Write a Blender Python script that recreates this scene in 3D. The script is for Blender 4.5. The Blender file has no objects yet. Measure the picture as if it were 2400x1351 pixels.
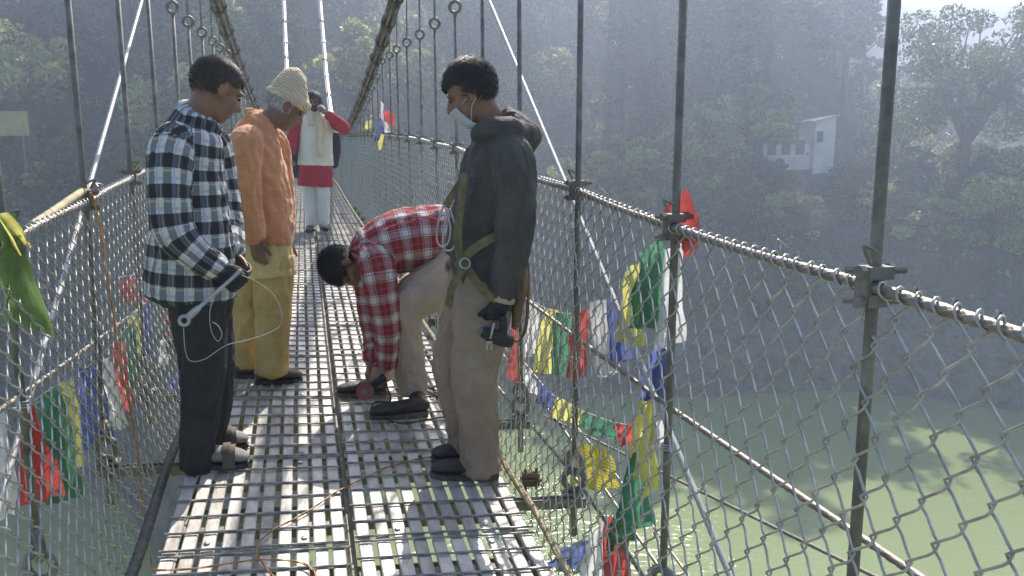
import bpy, bmesh, math, random
import numpy as np
from mathutils import Vector, Matrix, noise
random.seed(7); RNG = np.random.default_rng(7)
S = bpy.context.scene
COL = S.collection
# ------------------------------------------------------------------ camera
FPX, HORIZON, YAW = 1900.0, 360.0, math.radians(14.25)
PITCH = math.atan((675.5 - HORIZON) / FPX)
CAMX = -0.111
cd = bpy.data.cameras.new('camera'); cam = bpy.data.objects.new('camera', cd); COL.objects.link(cam)
cd.sensor_width = 36; cd.lens = FPX / 2400 * 36; cd.clip_start = 0.05; cd.clip_end = 4000
cam.location = (CAMX, 0, 0); cam.rotation_euler = (math.pi / 2 - PITCH, 0, -YAW)
S.camera = cam
# ------------------------------------------------------------------ light
SUN_EL, SUN_AZ = math.radians(46), math.radians(22)       # azimuth from +Y towards +X
w = bpy.data.worlds.new('World'); S.world = w; w.use_nodes = True
nt = w.node_tree; bgn = nt.nodes['Background']
sky = nt.nodes.new('ShaderNodeTexSky'); sky.sky_type = 'NISHITA'; sky.sun_disc = False
sky.sun_elevation = SUN_EL; sky.sun_rotation = SUN_AZ; sky.dust_density = 2.0; sky.air_density = 1.0
nt.links.new(sky.outputs[0], bgn.inputs[0]); bgn.inputs[1].default_value = 0.115
sl = bpy.data.lights.new('sun', 'SUN'); sl.energy = 5.0; sl.angle = math.radians(0.6); sl.color = (1.0, 0.92, 0.80)
sun = bpy.data.objects.new('sun', sl); COL.objects.link(sun)
sd = Vector((math.sin(SUN_AZ) * math.cos(SUN_EL), math.cos(SUN_AZ) * math.cos(SUN_EL), math.sin(SUN_EL)))
sun.rotation_euler = sd.to_track_quat('Z', 'Y').to_euler(); sun.location = sd * 60
vs = S.view_settings; vs.view_transform = 'Standard'; vs.look = 'None'; vs.exposure = 0.88; vs.gamma = 1; vs.use_curve_mapping = False
S.render.engine = 'CYCLES'
S.cycles.use_denoising = True; S.cycles.max_bounces = 8; S.cycles.volume_bounces = 1; S.cycles.transparent_max_bounces = 8
S.cycles.diffuse_bounces = 3; S.cycles.glossy_bounces = 3; S.cycles.transmission_bounces = 3; S.cycles.caustics_reflective = False
# ------------------------------------------------------------------ survey maths (photo pixel -> ray)
SP, CP, SS, CS = math.sin(PITCH), math.cos(PITCH), math.sin(YAW), math.cos(YAW)
VR = Vector((CS, -SS, 0)); VF = Vector((SS * CP, CS * CP, -SP)); VU = Vector((SS * SP, CS * SP, CP)); VC = Vector((CAMX, 0, 0))
def ray(x, y): return VR * ((x - 1200) / FPX) + VU * ((675.5 - y) / FPX) + VF
def at(x, y, Y): d = ray(x, y); return VC + d * (Y / d.y)
def atX(x, y, X): d = ray(x, y); return VC + d * ((X - CAMX) / d.x)
def atZ(x, y, Z): d = ray(x, y); return VC + d * (Z / d.z)
def zdeck(X, Y):
    y = min(Y, 20.0)
    z = -1.590 + .0937 * y - .00582 * y * y + .00015 * y ** 3
    if Y > 20: z += .041 * (Y - 20) * math.exp(-(Y - 20) / 8)
    return z - .066 * X * (1 if Y < 9 else max(0, 1 - (Y - 9) / 12))
def deck(x, y):
    z = -1.4
    for _ in range(60): P = atZ(x, y, z); z = .5 * z + .5 * zdeck(P.x, P.y)
    return P
# ------------------------------------------------------------------ helpers
ORG = {}
def org(o): return ORG.get(o.name, Vector((0, 0, 0))) if o else Vector((0, 0, 0))
def tag(o, label=None, cat=None, group=None, kind=None):
    if label: o['label'] = label
    if cat: o['category'] = cat
    if group: o['group'] = group
    if kind: o['kind'] = kind
    return o
def empty(name, loc=(0, 0, 0), parent=None):
    o = bpy.data.objects.new(name, None); COL.objects.link(o); loc = Vector(loc)
    o.empty_display_size = .1
    if parent: o.parent = parent
    o.location = loc - org(parent); ORG[o.name] = loc
    return o
def link_mesh(name, me, parent=None, loc=None):
    o = bpy.data.objects.new(name, me); COL.objects.link(o)
    if parent: o.parent = parent
    if loc is not None: o.location = Vector(loc) - org(parent)
    ORG[o.name] = org(parent).copy()
    return o
def mesh(name, V, F, mat, parent=None, smooth=False):
    """V in world coordinates; object origin sits at the parent's origin."""
    me = bpy.data.meshes.new(name); O = org(parent)
    V = np.asarray(V, float).reshape(-1, 3) - np.array(O)
    me.from_pydata(V.tolist(), [], F); me.update()
    if smooth: me.polygons.foreach_set('use_smooth', [True] * len(me.polygons))
    if mat: me.materials.append(mat)
    return link_mesh(name, me, parent)
class MB:
    def __init__(s): s.V = []; s.F = []
    def add(s, V, F):
        b = len(s.V); s.V += [tuple(v) for v in V]; s.F += [tuple(i + b for i in f) for f in F]; return s
    def box(s, c, d, M=None):
        c = Vector(c); hx, hy, hz = [q / 2 for q in d]
        V = [Vector((sx * hx, sy * hy, sz * hz)) for sz in (-1, 1) for sy in (-1, 1) for sx in (-1, 1)]
        V = [(M @ v if M else v) + c for v in V]
        return s.add(V, [(0, 2, 3, 1), (4, 5, 7, 6), (0, 1, 5, 4), (2, 6, 7, 3), (0, 4, 6, 2), (1, 3, 7, 5)])
    def tube(s, pts, r, n=6, cap=True, lobes=0, twist=0, lob=.14):
        return s.add(*tube(pts, r, n, cap, lobes, twist, lob))
    def build(s, name, mat, parent=None, smooth=False): return mesh(name, s.V, s.F, mat, parent, smooth)
def frames(pts):
    pts = [Vector(p) for p in pts]; n = len(pts); out = []; a = None
    for i in range(n):
        t = (pts[min(i + 1, n - 1)] - pts[max(i - 1, 0)])
        t = t.normalized() if t.length > 1e-9 else Vector((0, 0, 1))
        if a is None: a = t.orthogonal().normalized()
        a = (a - t * a.dot(t)); a = a.normalized() if a.length > 1e-6 else t.orthogonal().normalized()
        out.append((pts[i], t, a, t.cross(a)))
    return out
def tube(pts, r, n=6, cap=True, lobes=0, twist=0, lob=.14):
    fr = frames(pts); V = []; F = []; L = 0
    rr = r if isinstance(r, (list, tuple)) else [r] * len(fr)
    for i, (p, t, a, b) in enumerate(fr):
        if i: L += (p - fr[i - 1][0]).length
        for k in range(n):
            th = 2 * math.pi * k / n; q = rr[i]
            if lobes: q *= 1 + lob * abs(math.cos(lobes * (th + twist * L) / 2)) - lob
            V.append(p + a * (q * math.cos(th)) + b * (q * math.sin(th)))
    m = len(fr)
    for i in range(m - 1):
        for k in range(n):
            k2 = (k + 1) % n; F.append((i * n + k, i * n + k2, (i + 1) * n + k2, (i + 1) * n + k))
    if cap: F.append(tuple(range(n - 1, -1, -1))); F.append(tuple((m - 1) * n + k for k in range(n)))
    return V, F
def spline(pts, n=8):
    pts = [Vector(p) for p in pts]
    if len(pts) < 3: return [pts[0].lerp(pts[-1], k / n) for k in range(n + 1)]
    P = [pts[0] * 2 - pts[1]] + pts + [pts[-1] * 2 - pts[-2]]; out = []
    for i in range(1, len(P) - 2):
        for k in range(n):
            t = k / n; a, b, c, d = P[i - 1:i + 3]
            out.append(.5 * ((2 * b) + (c - a) * t + (2 * a - 5 * b + 4 * c - d) * t * t + (3 * b - a - 3 * c + d) * t ** 3))
    out.append(pts[-1]); return out
def resample(pts, step):
    pts = [Vector(p) for p in pts]; out = [pts[0]]
    for a, b in zip(pts, pts[1:]):
        k = max(1, int((b - a).length / step))
        out += [a.lerp(b, j / k) for j in range(1, k + 1)]
    return out
def ellipsoid(c, r, M=None, nu=16, nv=10):
    V = []; F = []; c = Vector(c)
    for j in range(nv + 1):
        ph = math.pi * j / nv
        for i in range(nu):
            th = 2 * math.pi * i / nu
            v = Vector((r[0] * math.sin(ph) * math.cos(th), r[1] * math.sin(ph) * math.sin(th), r[2] * math.cos(ph)))
            V.append((M @ v if M else v) + c)
    for j in range(nv):
        for i in range(nu):
            i2 = (i + 1) % nu; F.append((j * nu + i, (j + 1) * nu + i, (j + 1) * nu + i2, j * nu + i2))
    return V, F
# ------------------------------------------------------------------ materials
def nodes_of(name):
    m = bpy.data.materials.new(name); m.use_nodes = True; t = m.node_tree
    return m, t, t.nodes['Principled BSDF'], t.nodes['Material Output']
def N(t, typ, **kw):
    n = t.nodes.new(typ)
    for k, v in kw.items():
        if k.startswith('i_'):
            key = k[2:]; n.inputs[int(key) if key.isdigit() else key].default_value = v
        else: setattr(n, k, v)
    return n
def math_node(t, op, a, b=None, c=None):
    n = t.nodes.new('ShaderNodeMath'); n.operation = op
    for i, v in enumerate((a, b, c)):
        if v is None: continue
        if isinstance(v, (int, float)): n.inputs[i].default_value = v
        else: t.links.new(v, n.inputs[i])
    return n.outputs[0]
def mixc(t, fac, a, b, mode='MIX'):
    n = t.nodes.new('ShaderNodeMix'); n.data_type = 'RGBA'; n.blend_type = mode
    for s, v in ((n.inputs[0], fac), (n.inputs[6], a), (n.inputs[7], b)):
        if isinstance(v, (int, float)): s.default_value = v
        elif isinstance(v, tuple): s.default_value = v if len(v) == 4 else (*v, 1)
        else: t.links.new(v, s)
    return n.outputs[2]
def mat(name, c, rough=.6, metal=0, var=.15, scale=6, bump=0, bscale=60, c2=None, trans=0, rnd=0, spec=.5, stretch=None, sheen=0, fold=0, stain=None):
    m, t, b, out = nodes_of(name); c = (*c, 1)
    tc = N(t, 'ShaderNodeTexCoord'); src = tc.outputs['Object']
    if rnd:
        oi0 = N(t, 'ShaderNodeObjectInfo'); va = N(t, 'ShaderNodeVectorMath'); va.operation = 'MULTIPLY_ADD'; t.links.new(oi0.outputs['Random'], va.inputs[0]); va.inputs[1].default_value = (91, 53, 37); t.links.new(src, va.inputs[2]); src = va.outputs[0]
    if stretch:
        mp = N(t, 'ShaderNodeMapping'); mp.inputs['Scale'].default_value = stretch; t.links.new(src, mp.inputs[0]); src = mp.outputs[0]
    nz = N(t, 'ShaderNodeTexNoise', i_Scale=scale, i_Detail=6.0, i_Roughness=.6); t.links.new(src, nz.inputs['Vector'])
    lo = tuple(max(0, q * (1 - var * 1.6)) for q in c[:3]); hi = tuple(min(1, q * (1 + var * 1.6)) for q in c[:3])
    if c2: lo = c2; hi = c[:3]
    rp = N(t, 'ShaderNodeMapRange', i_1=.3, i_2=.7); t.links.new(nz.outputs[0], rp.inputs[0])
    col = mixc(t, rp.outputs[0], lo, hi)
    if stain:
        ns = N(t, 'ShaderNodeTexNoise', i_Scale=stain[3], i_Detail=7.0, i_Roughness=.7); t.links.new(src, ns.inputs['Vector'])
        mr = N(t, 'ShaderNodeMapRange', i_1=.54, i_2=.72, i_4=.75); t.links.new(ns.outputs[0], mr.inputs[0]); col = mixc(t, mr.outputs[0], col, tuple(stain[:3]))
    if rnd:
        oi = N(t, 'ShaderNodeObjectInfo'); k = math_node(t, 'MULTIPLY_ADD', oi.outputs['Random'], rnd, 1 - rnd / 2)
        hs = N(t, 'ShaderNodeHueSaturation'); t.links.new(k, hs.inputs['Value']); t.links.new(col, hs.inputs['Color']); col = hs.outputs[0]
    t.links.new(col, b.inputs['Base Color'])
    b.inputs['Roughness'].default_value = rough; b.inputs['Metallic'].default_value = metal; b.inputs['Specular IOR Level'].default_value = spec
    if sheen: b.inputs['Sheen Weight'].default_value = sheen; b.inputs['Sheen Roughness'].default_value = .5
    if fold:
        n3 = N(t, 'ShaderNodeTexNoise', i_Scale=11.0, i_Detail=3.0, i_Distortion=1.6); mp3 = N(t, 'ShaderNodeMapping'); mp3.inputs['Scale'].default_value = (1, 1, 1.7); mp3.inputs['Rotation'].default_value = (.5, .4, 0); t.links.new(src, mp3.inputs[0]); t.links.new(mp3.outputs[0], n3.inputs['Vector'])
        b3 = N(t, 'ShaderNodeBump', i_Strength=fold, i_Distance=.035); t.links.new(n3.outputs[0], b3.inputs['Height']); t.links.new(b3.outputs[0], b.inputs['Normal'])
    if bump:
        n2 = N(t, 'ShaderNodeTexNoise', i_Scale=bscale, i_Detail=4.0); t.links.new(src, n2.inputs['Vector'])
        bp = N(t, 'ShaderNodeBump', i_Strength=bump, i_Distance=.01); t.links.new(n2.outputs[0], bp.inputs['Height']); t.links.new(bp.outputs[0], b.inputs['Normal'])
        if fold: t.links.new(b3.outputs[0], bp.inputs['Normal'])
    if trans:
        tr = N(t, 'ShaderNodeBsdfTranslucent'); t.links.new(col, tr.inputs[0]); mx = N(t, 'ShaderNodeMixShader', i_0=trans)
        t.links.new(b.outputs[0], mx.inputs[1]); t.links.new(tr.outputs[0], mx.inputs[2]); t.links.new(mx.outputs[0], out.inputs[0])
    return m
M = {}
M['slat'] = mat('slat_metal', (.45, .42, .385), .42, .2, var=.3, scale=7, bump=.25, bscale=45, rnd=.28, stretch=(1, .35, 1), stain=(.20, .155, .12, 16))
M['rod'] = mat('deck_rod', (.27, .262, .25), .4, .5, var=.3, scale=30, bump=.2, rnd=.2)
M['steel'] = mat('dark_steel', (.185, .172, .158), .6, .2, var=.3, scale=14, bump=.2, bscale=80, rnd=.25)
M['galv'] = mat('galvanised_wire', (.40, .395, .385), .36, .7, var=.2, scale=25)
M['rope'] = mat('steel_rope', (.36, .335, .30), .5, .4, var=.3, scale=35, c2=(.20, .16, .125))
M['rope_pale'] = mat('bright_rope', (.56, .55, .53), .5, .3, var=.15, scale=30)  # paler steel colour of the white diagonal stays
M['rust'] = mat('rusty_iron', (.13, .085, .06), .8, .1, var=.4, scale=22, bump=.4)
M['jute'] = mat('tan_rope', (.42, .36, .23), .85, 0, var=.25, scale=40, bump=.3)
M['darkrope'] = mat('greasy_rope', (.10, .095, .085), .7, .1, var=.3, scale=40, bump=.3)
M['black'] = mat('black_cloth', (.020, .020, .024), .8, 0, var=.3, scale=10, bump=.25, bscale=120, fold=.36)
M['rubber'] = mat('black_rubber', (.02, .02, .022), .65, 0, var=.3)
M['skin'] = mat('brown_skin', (.23, .115, .072), .5, 0, var=.12, scale=14, bump=.1, bscale=120)
M['skin_b'] = mat('weathered_skin', (.19, .10, .068), .5, 0, var=.15, scale=14, bump=.15, bscale=100)
M['hair'] = mat('black_hair', (.012, .010, .009), .6, 0, var=.4, scale=60)
M['hair_b'] = mat('brown_black_hair', (.050, .036, .026), .6, 0, var=.5, scale=60)
M['hair_g'] = mat('grey_hair', (.42, .41, .40), .55, 0, var=.3, scale=60)
M['orange'] = mat('orange_fleece', (.60, .26, .11), .9, 0, var=.10, scale=8, bump=.35, bscale=160, sheen=.3, fold=.35)
M['yellow'] = mat('yellow_cotton', (.60, .43, .16), .85, 0, var=.12, scale=6, bump=.2, bscale=90, trans=.12, fold=.36)
M['kurta'] = mat('pale_yellow_cotton', (.76, .60, .24), .85, 0, var=.1, scale=6, bump=.2, bscale=90, trans=.15, fold=.36)
M['khaki'] = mat('khaki_cotton', (.33, .248, .185), .88, 0, var=.12, scale=7, bump=.25, bscale=140, fold=.36)
M['beige'] = mat('beige_cotton', (.43, .345, .275), .88, 0, var=.10, scale=7, bump=.25, bscale=140, fold=.36)
M['jacket'] = mat('charcoal_jacket', (.062, .057, .052), .8, 0, var=.22, scale=7, bump=.3, bscale=140, fold=.36)
M['webbing'] = mat('olive_yellow_webbing', (.14, .118, .055), .8, 0, var=.3, scale=20, bump=.3, bscale=250)
M['leather'] = mat('brown_leather', (.20, .115, .055), .6, 0, var=.3, scale=18, bump=.3)
M['glove'] = mat('black_glove', (.014, .014, .016), .75, 0, var=.3, scale=30, bump=.4, bscale=150)
M['shoe'] = mat('dark_shoe', (.028, .025, .024), .6, 0, var=.35, scale=18, bump=.2)
M['shoe_br'] = mat('brown_shoe', (.09, .065, .05), .65, 0, var=.3, scale=18, bump=.2)
M['sock'] = mat('grey_sock', (.27, .25, .24), .9, 0, var=.15, scale=20, bump=.4, bscale=200)
M['chrome'] = mat('chrome_steel', (.42, .42, .43), .35, .85, var=.12, scale=20)
M['mask'] = mat('white_mask', (.60, .64, .68), .85, 0, var=.05, bump=.15, trans=.2)
M['white'] = mat('white_cotton', (.76, .75, .72), .85, 0, var=.06, scale=6, bump=.2, bscale=90, trans=.15, fold=.36)
M['cream'] = mat('cream_vest', (.72, .68, .58), .85, 0, var=.06, scale=6, bump=.2, bscale=120, fold=.36)
M['saffron'] = mat('pale_saffron_scarf', (.74, .65, .48), .85, 0, var=.1, bump=.2, trans=.2)
M['crimson'] = mat('crimson_cotton', (.48, .025, .05), .85, 0, var=.15, scale=6, bump=.2, trans=.2, fold=.36)
M['red_plastic'] = mat('red_plastic', (.22, .055, .045), .6, 0, var=.15)
M['eye'] = mat('dark_eye', (.02, .015, .012), .15, 0)
M['cord_white'] = mat('white_cord', (.45, .43, .40), .8, 0, var=.1)
M['wire_red'] = mat('red_wire', (.34, .08, .04), .5, 0, var=.2)
M['wire_yel'] = mat('yellow_wire', (.40, .28, .10), .5, 0, var=.2)
M['wire_org'] = mat('orange_wire', (.52, .18, .05), .5, 0, var=.15)
FLAGC = {'red': (.52, .09, .085), 'green': (.09, .25, .15), 'yellow': (.68, .64, .20), 'blue': (.12, .15, .37), 'white': (.68, .66, .67), 'lime': (.15, .24, .07)}
for k, c in FLAGC.items(): M['flag_' + k] = mat(k + '_flag_cloth', c, .85, 0, var=.16, scale=9, bump=.3, bscale=60, trans=.48, stain=(c[0] * .5, c[1] * .5, c[2] * .5, 55))
def knit_mat():
    m, t, b, out = nodes_of('cream_knit')
    tc = N(t, 'ShaderNodeTexCoord'); wv = N(t, 'ShaderNodeTexWave', i_Scale=26.0, i_Distortion=7.0, i_Detail=2.0); wv.bands_direction = 'DIAGONAL'
    t.links.new(tc.outputs['Object'], wv.inputs[0])
    t.links.new(mixc(t, wv.outputs['Fac'], (.50, .40, .27), (.72, .61, .45)), b.inputs['Base Color'])
    bp = N(t, 'ShaderNodeBump', i_Strength=.6, i_Distance=.012); t.links.new(wv.outputs['Fac'], bp.inputs['Height']); t.links.new(bp.outputs[0], b.inputs['Normal'])
    b.inputs['Roughness'].default_value = .95; return m
M['knit'] = knit_mat()
def plaid_mat(name, mode):
    """woven check: attribute pl = (cos, sin, along) of the limb the cloth is wrapped round, pn = checks round it"""
    m, t, b, out = nodes_of(name)
    at_ = N(t, 'ShaderNodeAttribute', attribute_name='pl'); an = N(t, 'ShaderNodeAttribute', attribute_name='pn')
    sx = N(t, 'ShaderNodeSeparateXYZ'); t.links.new(at_.outputs['Vector'], sx.inputs[0])
    ang = math_node(t, 'ARCTAN2', sx.outputs[1], sx.outputs[0])
    u = math_node(t, 'MULTIPLY', math_node(t, 'DIVIDE', ang, 2 * math.pi), an.outputs['Fac'])
    u = math_node(t, 'FRACT', math_node(t, 'ADD', u, 40.0))
    per = .100 if mode == 'check' else .100
    v = math_node(t, 'FRACT', math_node(t, 'ADD', math_node(t, 'DIVIDE', sx.outputs[2], per), 40.0))
    def band(x, c, h): return math_node(t, 'LESS_THAN', math_node(t, 'ABSOLUTE', math_node(t, 'SUBTRACT', x, c)), h)
    if mode == 'check':
        col = mixc(t, 1.0, (.66, .66, .64), (.66, .66, .64))
        for x, s in ((u, .55), (v, .6)):
            col = mixc(t, math_node(t, 'MULTIPLY', band(x, .5, .26), .0), col, (0, 0, 0))
        pu, pv = band(u, .5, .24), band(v, .5, .235)
        tot = math_node(t, 'ADD', math_node(t, 'MULTIPLY', pu, .68), math_node(t, 'MULTIPLY', pv, .88))
        tot = math_node(t, 'MINIMUM', tot, .97)
        col = mixc(t, tot, (.70, .69, .66), (.018, .018, .022))
        bl = math_node(t, 'MAXIMUM', band(u, .12, .07), band(v, .10, .06))
        col = mixc(t, math_node(t, 'MULTIPLY', bl, .33), col, (.14, .22, .46))
        wl = math_node(t, 'MAXIMUM', band(u, .88, .03), band(v, .84, .03))
        col = mixc(t, math_node(t, 'MULTIPLY', wl, .35), col, (.75, .75, .75))
    else:
        pu, pv = band(u, .5, .23), band(v, .5, .23)
        tot = math_node(t, 'ADD', math_node(t, 'MULTIPLY', math_node(t, 'MULTIPLY', pu, pv), .62), math_node(t, 'MULTIPLY', math_node(t, 'MAXIMUM', pu, pv), .26))
        col = mixc(t, tot, (.30, .030, .036), (.74, .68, .66))
        dk = math_node(t, 'MAXIMUM', band(u, .5, .26), band(v, .5, .26))
        col = mixc(t, math_node(t, 'MULTIPLY', math_node(t, 'SUBTRACT', dk, math_node(t, 'MAXIMUM', pu, pv)), .35), col, (.10, .01, .02))
        ln = math_node(t, 'MAXIMUM', math_node(t, 'MAXIMUM', band(u, .34, .018), band(u, .66, .018)), math_node(t, 'MAXIMUM', band(v, .34, .018), band(v, .66, .018)))
        col = mixc(t, math_node(t, 'MULTIPLY', ln, .75), col, (.03, .01, .02))
        l2 = math_node(t, 'MAXIMUM', band(u, .02, .03), band(v, .02, .03))
        col = mixc(t, math_node(t, 'MULTIPLY', l2, .12), col, (.6, .45, .45))
    tc = N(t, 'ShaderNodeTexCoord'); nz = N(t, 'ShaderNodeTexNoise', i_Scale=150.0); t.links.new(tc.outputs['Object'], nz.inputs[0])
    bp = N(t, 'ShaderNodeBump', i_Strength=.25, i_Distance=.004); t.links.new(nz.outputs[0], bp.inputs['Height']); t.links.new(bp.outputs[0], b.inputs['Normal'])
    n3 = N(t, 'ShaderNodeTexNoise', i_Scale=11.0, i_Detail=3.0, i_Distortion=1.6); t.links.new(tc.outputs['Object'], n3.inputs['Vector']); b3 = N(t, 'ShaderNodeBump', i_Strength=.4, i_Distance=.03); t.links.new(n3.outputs[0], b3.inputs['Height']); t.links.new(b3.outputs[0], bp.inputs['Normal'])
    t.links.new(col, b.inputs['Base Color']); b.inputs['Roughness'].default_value = .88; b.inputs['Specular IOR Level'].default_value = .25
    tr = N(t, 'ShaderNodeBsdfTranslucent'); t.links.new(col, tr.inputs[0]); mx = N(t, 'ShaderNodeMixShader', i_0=.12)
    t.links.new(b.outputs[0], mx.inputs[1]); t.links.new(tr.outputs[0], mx.inputs[2]); t.links.new(mx.outputs[0], out.inputs[0])
    return m
M['check'] = plaid_mat('black_white_check', 'check'); M['plaid'] = plaid_mat('red_white_plaid', 'plaid')
# ================================================================== SETTING: river, hillside, haze
FW = Vector((SS, CS, 0)); RT = Vector((CS, -SS, 0)); WATER = -20.0
def ws(w_, s_): return VC + FW * w_ + RT * s_
def sstep(a, b, x):
    t = min(1, max(0, (x - a) / (b - a))); return t * t * (3 - 2 * t)
def shore(s_):
    w0 = 64 + (.55 * s_ if s_ < 0 else 0) + 2.5 * math.sin(s_ / 11) + 1.5 * math.sin(s_ / 4.3 + 1)
    return max(w0, 36) - 17 * math.exp(-((s_ + 14) / 8) ** 2)
def zterr(w_, s_):
    d = w_ - shore(s_)
    if d < 0: z = max(WATER + d * .35, WATER - 1.6)
    else:
        z = WATER + 13.8 * (1 - math.exp(-d / 5.2)) + .20 * d
        H = 1 - sstep(.26, .47, s_ / max(w_, 1))
        z += H * max(0, d - 20) * .62
        z += (1 - H) * 9 * sstep(160, 330, w_)
        z = min(z, 52 + .03 * d)
    p = Vector((w_ * .05, s_ * .05, 3.3))
    z += (noise.noise(p) * 2.6 + noise.noise(p * 4) * 1.1 + noise.noise(p * 14) * .45) * sstep(-4, 6, d)
    return z
def ground(x, y):
    d = ray(x, y); dw = d.dot(FW); k = 30.0
    while k < 400:
        P = VC + d * (k / dw); s_ = (P - VC).dot(RT)
        if zterr(k, s_) > P.z: return k, s_, P
        k += .4
    return k, s_, P
m, t, b, out = nodes_of('river_water'); M['water'] = m
tc = N(t, 'ShaderNodeTexCoord'); n1 = N(t, 'ShaderNodeTexNoise', i_Scale=.05, i_Detail=4.0); t.links.new(tc.outputs['Object'], n1.inputs[0])
t.links.new(mixc(t, n1.outputs[0], (.205, .25, .12), (.235, .28, .14)), b.inputs['Base Color'])
mp = N(t, 'ShaderNodeMapping'); mp.inputs['Scale'].default_value = (1, 2.2, 1); t.links.new(tc.outputs['Object'], mp.inputs[0])
n2 = N(t, 'ShaderNodeTexNoise', i_Scale=1.4, i_Detail=7.0, i_Distortion=.8); t.links.new(mp.outputs[0], n2.inputs[0])
bp = N(t, 'ShaderNodeBump', i_Strength=.24, i_Distance=.25); t.links.new(n2.outputs[0], bp.inputs['Height']); t.links.new(bp.outputs[0], b.inputs['Normal'])
b.inputs['Roughness'].default_value = .10; b.inputs['IOR'].default_value = 1.33
river = mesh('river', [(-295, -85, WATER), (515, -85, WATER), (515, 475, WATER), (-295, 475, WATER)], [(0, 1, 2, 3)], M['water'])
tag(river, 'calm jade green river below the bridge', kind='structure')
m, t, b, out = nodes_of('hillside_soil'); M['soil'] = m
tc = N(t, 'ShaderNodeTexCoord'); n1 = N(t, 'ShaderNodeTexNoise', i_Scale=.25, i_Detail=8.0, i_Roughness=.65); t.links.new(tc.outputs['Object'], n1.inputs[0])
r1 = N(t, 'ShaderNodeMapRange', i_1=.35, i_2=.65); t.links.new(n1.outputs[0], r1.inputs[0])
n2 = N(t, 'ShaderNodeTexVoronoi', i_Scale=.9); t.links.new(tc.outputs['Object'], n2.inputs[0])
c = mixc(t, r1.outputs[0], (.030, .036, .022), (.075, .065, .055))
c = mixc(t, math_node(t, 'MULTIPLY', n2.outputs['Distance'], .5), c, (.11, .10, .09))
gp = N(t, 'ShaderNodeNewGeometry'); gz = N(t, 'ShaderNodeSeparateXYZ'); t.links.new(gp.outputs['Position'], gz.inputs[0]); zr = N(t, 'ShaderNodeMapRange', i_1=-9.0, i_2=-14.0); t.links.new(math_node(t, 'ADD', gz.outputs[2], math_node(t, 'MULTIPLY', n1.outputs[0], 5.0)), zr.inputs[0])
c = mixc(t, zr.outputs[0], c, mixc(t, n2.outputs['Distance'], (.10, .088, .075), (.21, .185, .155)))
t.links.new(c, b.inputs['Base Color']); b.inputs['Roughness'].default_value = .95
n3 = N(t, 'ShaderNodeTexNoise', i_Scale=1.5, i_Detail=8.0); t.links.new(tc.outputs['Object'], n3.inputs[0])
bp = N(t, 'ShaderNodeBump', i_Strength=.9, i_Distance=.8); t.links.new(n3.outputs[0], bp.inputs['Height']); t.links.new(bp.outputs[0], b.inputs['Normal'])
V = []; F = []
wl = [28 + 1.1 * i for i in range(90)] + [127 + 5 * i for i in range(55)]
slx = [-1.2 + .02 * j for j in range(121)]
for i, w_ in enumerate(wl):
    for j, q in enumerate(slx):
        s_ = min(330, max(-270, q * w_)) + q; P = ws(w_, s_); P.z = zterr(w_, s_); V.append(P)
nj = len(slx)
for i in range(len(wl) - 1):
    for j in range(nj - 1): F.append((i * nj + j, i * nj + j + 1, (i + 1) * nj + j + 1, (i + 1) * nj + j))
hill = mesh('hillside', V, F, M['soil'], smooth=True)
tag(hill, 'dark wooded hillside rising from the far river bank', kind='structure')
# ------------------------------------------------------------------ foliage
def leaf_mat(name, a, b_, tr=.4):
    m, t, b, out = nodes_of(name); at_ = N(t, 'ShaderNodeAttribute', attribute_name='tone')
    col = mixc(t, at_.outputs['Fac'], a, b_); t.links.new(col, b.inputs['Base Color']); b.inputs['Roughness'].default_value = .5
    tr_ = N(t, 'ShaderNodeBsdfTranslucent'); t.links.new(col, tr_.inputs[0]); mx = N(t, 'ShaderNodeMixShader', i_0=tr)
    t.links.new(b.outputs[0], mx.inputs[1]); t.links.new(tr_.outputs[0], mx.inputs[2]); t.links.new(mx.outputs[0], out.inputs[0]); return m
M['leaf_dark'] = leaf_mat('dark_green_leaves', (.026, .044, .018), (.11, .14, .045), .28)
M['leaf_mid'] = leaf_mat('green_leaves', (.035, .06, .018), (.18, .22, .065), .32)
M['leaf_lite'] = leaf_mat('sunlit_green_leaves', (.12, .15, .04), (.50, .52, .17), .5)  # light green foliage, brightened further so sunlight is painted into its colour
M['leaf_dry'] = leaf_mat('dry_brown_leaves', (.07, .06, .03), (.20, .16, .08), .4)
M['bark'] = mat('grey_brown_bark', (.085, .07, .06), .9, 0, var=.3, scale=4, bump=.5, bscale=12)
def leaves_mesh(centers, radii, n_each, size, seed, flat=.7):
    """leaf-sized rhombi scattered through clumps; tone differs at random per leaf and clump"""
    g = np.random.default_rng(seed); C = np.repeat(np.array(centers, float), n_each, 0); R_ = np.repeat(np.array(radii, float), n_each)
    n = len(C); d = g.normal(size=(n, 3)); d /= np.linalg.norm(d, axis=1)[:, None]; d[:, 2] *= flat
    P = C + d * (R_ * g.uniform(.3, 1.0, n) ** .5)[:, None]
    a = g.normal(size=(n, 3)); a /= np.linalg.norm(a, axis=1)[:, None]; b = np.cross(a, g.normal(size=(n, 3))); b /= np.linalg.norm(b, axis=1)[:, None]
    sz = (size * g.uniform(.6, 1.35, n))[:, None]
    V = np.stack([P - a * sz, P + b * sz * .45, P + a * sz, P - b * sz * .45], 1).reshape(-1, 3)
    F = np.arange(4 * n).reshape(-1, 4)
    tone = np.repeat(np.clip(g.normal(.45, .25, n) + np.repeat(g.normal(0, .28, len(centers)), n_each), 0, 1), 4)
    return V, F, tone
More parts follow.
